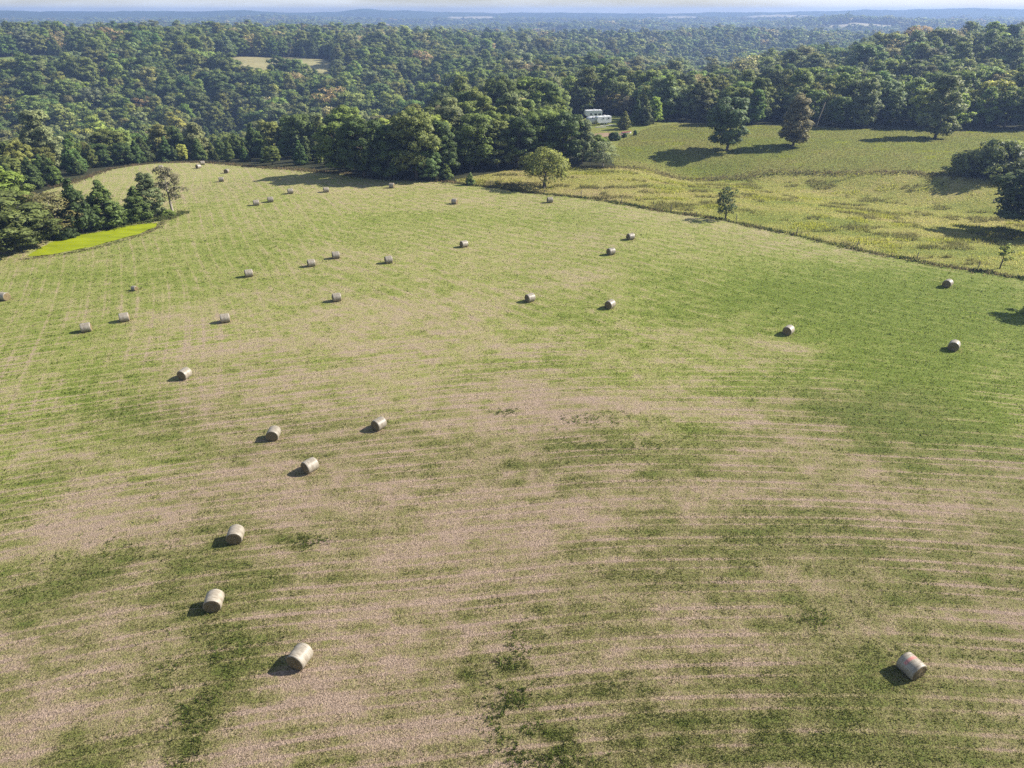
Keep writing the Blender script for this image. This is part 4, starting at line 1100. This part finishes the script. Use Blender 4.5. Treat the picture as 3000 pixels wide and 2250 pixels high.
# u, v of the bale's middle in the photograph, heading of its axis (degrees, 0 = across the view, 90 = towards it), scale, label
BALE_LIST = [
    (647, 1416, 70, 1.04, 'pale net wrapped bale in the lowest row, end turned to the viewer, pond side'),
    (1970, 1437, 112, 1.04, 'bale with a faded red printed stripe across its net wrap'),
    (461, 1296, 98, 1.0, 'pale bale second from the bottom on the pond side, on green regrowth'),
    (508, 1153, 98, 1.0, 'bale just above the one on green regrowth, brown end to the viewer'),
    (669, 1004, 52, 1.0, 'bale with its shaded end turned, lowest of the close trio in mid field'),
    (590, 935, 92, 1.0, 'bale of the mid field trio with its brown end square to the viewer'),
    (818, 914, 55, 0.98, 'topmost bale of the close trio in mid field, shaded end turned aside'),
    (398, 806, 75, 1.0, 'lone bale below the pair nearest the pond bank side edge, with dry straw behind it'),
    (185, 706, 25, 1.0, 'lower bale of the close pair below the tiny bale'),
    (268, 684, 25, 1.0, 'upper bale of the close pair below the tiny bale'),
    (486, 686, 22, 1.0, 'single bale level with the close pair, farther from the pond'),
    (8, 639, -18, 1.0, 'bale cut by the picture edge below the duckweed pond'),
    (290, 622, -20, 0.62, 'tiny low bale below the duckweed pond, half the size of others'),
    (537, 589, 25, 1.0, 'bale in the long slanting row, first one from the pond side'),
    (672, 567, 25, 1.0, 'bale in the long slanting row, second one from the pond side'),
    (725, 550, 22, 1.0, 'bale in the long slanting row, third one from the pond side'),
    (839, 560, 22, 1.0, 'bale in the long slanting row, fourth one from the pond side'),
    (727, 641, 22, 1.0, 'bale standing alone just below the long slanting row'),
    (1002, 526, 35, 1.0, 'bale at the upper end of the long slanting row, alone in mid field'),
    (1145, 642, 35, 1.0, 'bale in the centre of the field beside the dry straw patch'),
    (1318, 656, 50, 1.0, 'bale below the upright pair under the small lone cedar, shadow on green grass'),
    (1320, 542, 30, 1.0, 'lower bale of the pair beneath the small lone cedar'),
    (1362, 510, 28, 1.0, 'upper bale of the pair beneath the small lone cedar'),
    (1704, 712, 48, 1.0, 'bale on the lush green strip above a bare straw patch'),
    (2062, 745, 52, 1.02, 'lower bale on the lush green side near the picture edge'),
    (2048, 611, 42, 1.02, 'bale under the fence line by the thin lime sapling'),
    (1188, 431, 12, 1.0, 'bale by the fence line below the lone yellow green tree'),
    (982, 434, -20, 1.0, 'bale out in the field below the small pointed cedar'),
    (846, 400, -8, 1.0, 'bale beside the grove\'s shadow at the top of the field'),
    (704, 409, 20, 1.0, 'bale between the grove shadow and the upper slanting four, last of the four'),
    (627, 412, 22, 1.0, 'third bale of the upper slanting four counted from the pond'),
    (584, 430, 22, 1.0, 'second bale of the upper slanting four counted from the pond'),
    (553, 437, 22, 1.0, 'first bale of the upper slanting four counted from the pond'),
    (478, 387, 18, 1.0, 'bale on the far rise just below the one showing a round tan end'),
    (489, 369, 90, 1.0, 'bale on the far rise showing its round tan end'),
    (428, 359, 60, 1.0, 'lower bale of the pair by the far field edge'),
    (437, 351.5, 30, 1.0, 'upper bale of the pair touching the far field edge'),
    (347, 361, 30, 1.0, 'bale peeping over the top of the thin pine on the far rise'),
]
for i, (u, v, hd, s, lab) in enumerate(BALE_LIST):
    p = P(u, v, BR * s * 0.97)
    wrap, ends = BALES[i % 4]
    zg = float(height(p[0], p[1]))
    o = empty('hay_bale', (p[0], p[1], zg - 0.015), math.radians(hd))
    o.scale = (s, s, s)
    e = 0.5
    gx = float(height(p[0] + e, p[1]) - height(p[0] - e, p[1])) / (2 * e); gy = float(height(p[0], p[1] + e) - height(p[0], p[1] - e)) / (2 * e)
    tilt = Vector((0, 0, 1)).rotation_difference(Vector((-gx, -gy, 1)).normalized())
    o.rotation_mode = 'QUATERNION'
    from mathutils import Quaternion
    o.rotation_quaternion = tilt @ Quaternion((0, 0, 1), math.radians(hd))
    tag(o, lab, 'hay bale', 'net wrapped round hay bales on the field')
    for nm, me in (('net_wrap', wrap), ('hay_end', ends[0]), ('hay_end', ends[1])):
        c = link(nm, me, o); c.location = (0, 0, -ZMIN)
    if 'red printed' in lab:
        mb = MB(); S = 18; vv = []; ff = []
        for k in range(S + 1):
            a = math.radians(28 + 92 * k / S)
            for xx in (0.02, 0.20):
                vv.append((xx, 1.022 * BR * math.cos(a), 1.022 * BR * math.sin(a) * 0.97))
        for k in range(S): ff.append((2 * k, 2 * k + 1, 2 * k + 3, 2 * k + 2))
        mb.add(vv, ff); st = mb.build('printed_stripe', M_PRINT, o, smooth=True); st.location = (0, 0, -ZMIN); st['label'] = 'faded red printed stripe'

def litter():
    g = np.random.default_rng(77); xs = []; ys = []
    for (u, v, hd, s_, lab) in BALE_LIST[:28]:
        p = P(u, v, BR * s_ * 0.97); n_ = 70
        a = g.uniform(0, 6.28, n_); r = 0.45 + np.abs(g.normal(0, 0.55, n_))
        xs.append(p[0] + np.cos(a) * r); ys.append(p[1] + np.sin(a) * r)
    x, y = np.concatenate(xs), np.concatenate(ys)
    c = np.array([0.40, 0.31, 0.17]) * g.uniform(0.6, 1.2, (len(x), 1))
    tufts('loose_hay', x, y, np.full(len(x), 0.06), np.full(len(x), 0.10), 3, c, 1.6, 'loose straw scattered round the hay bales', 'hay', seed=6, vary=0.3)
    xs = []; ys = []
    for (u, v, a, b, n_) in ((1105, 1440, 0.6, 1.6, 260), (1095, 1515, 0.9, 1.0, 300), (1120, 1590, 0.8, 0.8, 180), (1190, 1640, 1.2, 0.7, 320), (410, 1600, 0.5, 2.2, 300), (400, 1540, 0.35, 1.2, 140), (660, 1170, 0.9, 0.5, 120),
                            (1370, 960, 2.4, 0.5, 220), (1300, 905, 3.0, 0.8, 200), (450, 1420, 1.8, 1.6, 300), (1100, 890, 0.8, 0.4, 70), (1760, 1340, 0.9, 0.7, 120), (240, 1210, 3.0, 1.4, 260)):
        p = P(u, v); xs.append(p[0] + g.normal(0, a, n_)); ys.append(p[1] + g.normal(0, b, n_))
    x, y = np.concatenate(xs), np.concatenate(ys)
    k = fbm(x / 0.9, y / 0.9, 311, 2) > 0.46; x, y = x[k], y[k]
    c = np.array([0.13, 0.175, 0.04]) * g.uniform(0.6, 1.5, (len(x), 1)) + np.array([0.05, 0.03, 0.01]) * g.random((len(x), 1))
    tufts('weed_clumps', x, y, g.uniform(0.10, 0.24, len(x)), np.full(len(x), 0.08), 4, c, 0.9, 'dark green weed clumps regrowing in the mown hayfield', 'weeds', seed=7, vary=0.3)
litter()

# ------------------------------------------------------------------ fence, pole
M_POST = plain('weathered_post', (0.20, 0.17, 0.14), 0.9, 0.1, 0.3, 8, 0.01)
post_me = None
flen = np.concatenate([[0], np.cumsum(np.hypot(*np.diff(FENCE, axis=0).T))])
post_txt = [(1060, 'tiny dark sapling'), (1176, 'lone yellow green tree'), (1255, 'yellow green tree, next one on'), (1343, 'weedy hump beyond the yellow tree'), (1450, 'small lone cedar, on the grove side'), (1590, 'small lone cedar, on the open side'), (1720, 'open yellow grass'), (1850, 'start of the big tree shadow'), (1980, 'dark end of the big tree shadow'), (2110, 'thin lime sapling')]
for u, txt in post_txt:
    vv_ = float(np.interp(u, [q[0] for q in FENCE_PX], [q[1] for q in FENCE_PX])) - 2
    p = P(u, vv_)
    if post_me is None:
        mb = MB(); mb.tube([(0, 0, -0.3), (0.01, 0, 0.6), (0.0, 0.02, 1.42), (0, 0.02, 1.46)], [0.075, 0.07, 0.066, 0.03], 8); post_me = mb.mesh('fence_post', M_POST, smooth=True)
    o = link('fence_post', post_me); o.location = p; o.rotation_euler = (random.uniform(-.06, .06), random.uniform(-.06, .06), random.uniform(0, 6))
    tag(o, f'weathered wooden fence post by the {txt}', 'fence post', 'posts of the fence between hayfield and rough pasture')
p0 = P(1763, 277); ztop = p0[2] + 8.0
mb = MB(); hh = ztop - p0[2]
mb.tube([(0, 0, -0.4), (0.5 * hh / 8, 0, hh * 0.45), (1.35 * hh / 8, 0, hh), (1.37 * hh / 8, 0, hh + 0.05)], [0.17, 0.14, 0.10, 0.04], 8)
o = mb.build('wooden_pole', plain('pale_wood', (0.42, 0.34, 0.25), 0.85, 0.1, 0.2, 5), smooth=True); o.location = p0
tag(o, 'leaning bare pale pole at the wood edge beside the brown leaved tree', 'pole')

# ------------------------------------------------------------------ trailer yard
M_WHITE = plain('white_gelcoat', (0.80, 0.80, 0.80), 0.35, 0.5, 0.05, 2)
M_ROOF = plain('roof_white', (0.74, 0.74, 0.74), 0.6, 0.3, 0.08, 3)
M_GLASS = plain('tinted_glass', (0.025, 0.03, 0.035), 0.12, 0.6, 0.1, 2)
M_GREY = plain('grey_panel', (0.30, 0.32, 0.36), 0.5, 0.4, 0.1, 3)
M_TYRE = plain('tyre', (0.03, 0.03, 0.03), 0.9, 0.2, 0.2, 8)
M_STEEL = plain('steel_frame', (0.10, 0.10, 0.11), 0.5, 0.5, 0.2, 8)

def wheel(parent, x, y, z, r=0.36):
    mb = MB(); n = 18; pr = [(r * 0.62, -0.11), (r * 0.95, -0.11), (r, -0.07), (r, 0.07), (r * 0.95, 0.11), (r * 0.62, 0.11)]
    vv = []; ff = []
    for k in range(n):
        a = 2 * math.pi * k / n
        for (q, yy) in pr: vv.append((q * math.cos(a), yy, q * math.sin(a)))
    m = len(pr)
    for k in range(n):
        for j in range(m): ff.append((k * m + j, k * m + (j + 1) % m, ((k + 1) % n) * m + (j + 1) % m, ((k + 1) % n) * m + j))
    mb.add(vv, ff); w = mb.build('wheel', M_TYRE, parent, smooth=True); w.location = (x, y, z)
    mb = MB(); mb.tube([(0, -0.08, 0), (0, 0.08, 0)], [r * 0.62, r * 0.62], 14); mb.build('rim', M_ROOF, w)

def trailer(name, p, rz, L, W, Hh, label, style):
    o = empty(name, p, rz); tag(o, label, 'trailer', 'trailers parked in the yard'); f = 0.62
    if style == 'fifth':
        body = [(-L / 2, f), (L / 2 - 2.2, f), (L / 2 - 2.2, f + 0.95), (L / 2 - 0.35, f + 0.95), (L / 2, f + 1.5), (L / 2 - 0.25, f + Hh), (-L / 2, f + Hh - 0.12)]
    else:
        body = [(-L / 2, f), (L / 2 - 0.5, f), (L / 2, f + 0.75), (L / 2 - 0.12, f + Hh - 0.25), (L / 2 - 0.5, f + Hh), (-L / 2 + 0.12, f + Hh), (-L / 2, f + Hh - 0.2)]
    mb = MB(); mb.prism(body, -W / 2, W / 2); mb.build('body', M_WHITE, o, bevel=0.05)
    mb = MB(); mb.box(-L / 2 + 0.15, L / 2 - 0.7, -W / 2 + 0.08, W / 2 - 0.08, f + Hh - 0.02, f + Hh + 0.05); mb.build('roof', M_ROOF, o, bevel=0.02)
    for s_ in (-1, 1):
        y0, y1 = (W / 2 + 0.003, W / 2 + 0.02) if s_ > 0 else (-W / 2 - 0.02, -W / 2 - 0.003)
        for (x0, w_, z0, h_) in ([(-L / 2 + 0.5, 0.95, 1.15, 0.6), (-L / 2 + 2.0, 0.95, 1.15, 0.6), (0.7, 0.7, 1.3, 0.5)] if style == 'fifth' else [(-L / 2 + 0.8, 0.7, 1.2, 0.5), (0.2, 0.5, 1.3, 0.4)]):
            mb = MB(); mb.box(x0, x0 + w_, y0, y1, f + z0, f + z0 + h_); win = mb.build('window', M_GLASS, o)
            mb = MB(); t = 0.05; ya, yb = (y1, y1 + 0.015) if s_ > 0 else (y0 - 0.015, y0)
            mb.box(x0 - t, x0 + w_ + t, ya, yb, f + z0 + h_, f + z0 + h_ + t); mb.box(x0 - t, x0 + w_ + t, ya, yb, f + z0 - t, f + z0)
            mb.box(x0 - t, x0, ya, yb, f + z0, f + z0 + h_); mb.box(x0 + w_, x0 + w_ + t, ya, yb, f + z0, f + z0 + h_); mb.build('frame', M_ROOF, win)
        for k in (-0.42, 0.42): wheel(o, -0.5 + k, s_ * (W / 2 - 0.14), 0.36)
    mb = MB(); mb.box(L / 2 - 3.3 if style == 'fifth' else L / 2 - 1.9, L / 2 - 2.6 if style == 'fifth' else L / 2 - 1.25, -W / 2 - 0.025, -W / 2 - 0.003, f + 0.1, f + 1.95); d = mb.build('door', M_GREY, o)
    mb = MB(); mb.box(L / 2 - 2.72 if style == 'fifth' else L / 2 - 1.37, L / 2 - 2.66 if style == 'fifth' else L / 2 - 1.31, -W / 2 - 0.06, -W / 2 - 0.025, f + 0.9, f + 1.05); mb.build('handle', M_STEEL, d)
    mb = MB(); mb.box(-0.9, -0.05, -0.35, 0.35, f + Hh + 0.05, f + Hh + 0.32); mb.build('air_conditioner', M_ROOF, o, bevel=0.04)
    for k, xx in enumerate((-L / 2 + 1.2, L / 4)):
        mb = MB(); mb.box(xx - 0.2, xx + 0.2, -0.2, 0.2, f + Hh + 0.05, f + Hh + 0.2); mb.build('roof_vent', M_WHITE, o, bevel=0.03)
    mb = MB(); mb.box(-L / 2 + 0.1, L / 2 - 2.4 if style == 'fifth' else L / 2 - 0.6, -W / 2 + 0.25, W / 2 - 0.25, f - 0.16, f - 0.003); mb.build('chassis', M_STEEL, o)
    if style == 'fifth':
        mb = MB(); mb.box(L / 2 - 1.4, L / 2 - 1.2, -0.9, -0.75, 0.0, f + 0.94); mb.box(L / 2 - 1.4, L / 2 - 1.2, 0.75, 0.9, 0.0, f + 0.94); mb.build('landing_leg', M_STEEL, o)
        mb = MB(); mb.box(-L / 2 + 0.3, -L / 2 + 3.4, -W / 2 - 0.7, -W / 2 - 0.03, f + 0.5, f + Hh - 0.35); so = mb.build('slide_out', M_WHITE, o, bevel=0.03)
        for x0 in (-L / 2 + 0.6, -L / 2 + 2.1):
            mb = MB(); mb.box(x0, x0 + 0.95, -W / 2 - 0.722, -W / 2 - 0.703, f + 1.15, f + 1.8); mb.build('window', M_GLASS, so)
    else:
        mb = MB(); mb.tube([(L / 2 - 0.5, -0.5, f - 0.1), (L / 2 + 1.1, 0, f - 0.15)], [0.05, 0.05], 6); mb.tube([(L / 2 - 0.5, 0.5, f - 0.1), (L / 2 + 1.1, 0, f - 0.15)], [0.05, 0.05], 6); mb.tube([(L / 2 + 0.95, 0, f + 0.1), (L / 2 + 0.95, 0, 0)], [0.04, 0.04], 6); mb.build('hitch', M_STEEL, o)
    return o
pt = P(1302, 268.5); trailer('travel_trailer', (pt[0], pt[1], pt[2]), math.radians(200), 5.6, 2.2, 2.1, 'white box trailer in front of the other two, shaded end to the grove', 'box')
pt = P(1281, 261.5); trailer('fifth_wheel_trailer', (pt[0] + 0.2, pt[1] + 3.0, pt[2]), math.radians(188), 6.4, 2.4, 2.8, 'tallest white trailer at the back with two dark windows', 'fifth')
pt = P(1279, 268); trailer('travel_trailer', (pt[0] + 0.2, pt[1] + 0.6, pt[2]), math.radians(196), 4.4, 2.1, 1.7, 'low white trailer wedged between the tall and the front trailer', 'box')

M_RED = plain('red_paint', (0.24, 0.05, 0.06), 0.4, 0.5, 0.15, 3)
def boat(p, rz):
    o = empty('small_boat', p, rz); tag(o, 'red and white small boat lying in weeds below the olive cedar', 'boat')
    st = [(-2.2, 0.72, 0.62), (-1.0, 0.86, 0.64), (0.3, 0.84, 0.68), (1.4, 0.55, 0.78), (2.2, 0.06, 0.92)]
    v = []; f = []
    for (x_, w_, z_) in st: v += [(x_, -w_, z_), (x_, -w_ * 0.72, 0.12), (x_, 0, 0.0), (x_, w_ * 0.72, 0.12), (x_, w_, z_)]
    for i in range(len(st) - 1):
        for j in range(4): f.append((i * 5 + j, i * 5 + j + 1, i * 5 + 6 + j, i * 5 + 5 + j))
    f.append((4, 3, 2, 1, 0)); mb = MB(); mb.add(v, f); mb.build('hull', M_WHITE, o)
    v = []; f = []
    for (x_, w_, z_) in st: v += [(x_, -w_ * 0.99, z_ + 0.01), (x_, 0, z_ + 0.34), (x_, w_ * 0.99, z_ + 0.01)]
    for i in range(len(st) - 1):
        for j in range(2): f.append((i * 3 + j, i * 3 + j + 1, i * 3 + 4 + j, i * 3 + 3 + j))
    f += [(0, 1, 2)]; mb = MB(); mb.add(v, f); mb.build('cover', M_RED, o)
pb = P(1353, 289); boat(pb, math.radians(12)); bpy.data.objects['small_boat'].scale = (0.75, 0.75, 0.75)
M_PLANK = plain('pale_plank', (0.62, 0.58, 0.52), 0.8, 0.2, 0.15, 4)
for u, v_, L_, rz_, lab in ((1307, 272.0, 3.4, 8, 'pale board pile on the grass under the front trailer'), (1322, 270.5, 2.6, 6, 'pale board pile between the front trailer and the olive cedar'), (1298, 275.2, 4.0, 3, 'pale board pile lying closest to the grove by the yard')):
    p = P(u, v_); o = empty('board_pile', p, math.radians(rz_)); tag(o, lab, 'boards', 'board piles in the trailer yard')
    for k in range(5):
        mb = MB(); yy = (k % 3) * 0.3; zz = 0.02 + (k // 3) * 0.075
        mb.box(-L_ / 2 + 0.1 * k, L_ / 2 - 0.07 * k, yy - 0.13 + 0.1 * (k // 3), yy + 0.13 + 0.1 * (k // 3), zz, zz + 0.07); mb.build('board', M_PLANK, o)

# yard track: bare orange earth
M_EARTH = plain('bare_earth', (0.26, 0.185, 0.125), 0.95, 0.05, 0.25, 0.8, 0.05)
def sheet(name, pts, mat, dz):
    pg = poly(pts); step = 0.8
    xs_ = np.arange(pg[:, 0].min(), pg[:, 0].max(), step); ys_ = np.arange(pg[:, 1].min(), pg[:, 1].max(), step)
    X, Y = np.meshgrid(xs_, ys_); ids = np.arange(X.size).reshape(X.shape)
    q = np.stack([ids[:-1, :-1], ids[:-1, 1:], ids[1:, 1:], ids[1:, :-1]], -1).reshape(-1, 4)
    cx, cy = X.ravel()[q].mean(1), Y.ravel()[q].mean(1)
    q = q[inside(cx + (vnoise(cx / 1.5, cy / 1.5, 5) - 0.5) * 2, cy + (vnoise(cx / 1.5, cy / 1.5, 6) - 0.5) * 2, pg)]
    used, inv = np.unique(q, return_inverse=True); Z = height(X.ravel()[used], Y.ravel()[used]) + dz
    me = mesh_np(name, np.stack([X.ravel()[used], Y.ravel()[used], Z], -1), inv.reshape(-1, 4), [mat], smooth=True)
    return tag(link(name, me), kind='structure')
sheet('dirt_track', [(1258, 300), (1275, 290), (1300, 287), (1330, 288), (1352, 290), (1350, 294), (1320, 294), (1290, 297), (1275, 306)], M_EARTH, 0.06)

# ------------------------------------------------------------------ the air
def haze():
    m = bpy.data.materials.new('haze_air'); m.use_nodes = True
    n, l = m.node_tree.nodes, m.node_tree.links
    n.remove(n['Principled BSDF'])
    v = n.new('ShaderNodeVolumePrincipled')
    v.inputs['Color'].default_value = HAZE_COLOR + (1,)
    v.inputs['Density'].default_value = HAZE_DENSITY
    v.inputs['Anisotropy'].default_value = 0.2
    l.new(v.outputs[0], n['Material Output'].inputs['Volume'])
    mb = MB(); R = 5750.0
    mb.box(-R, R, -R, R, float(GZ.min()) - 1.0, float(GZ.max()) + 4.0)
    o = mb.build('haze', m); tag(o, 'pale blue air over the whole country', 'haze', kind='stuff')
haze()
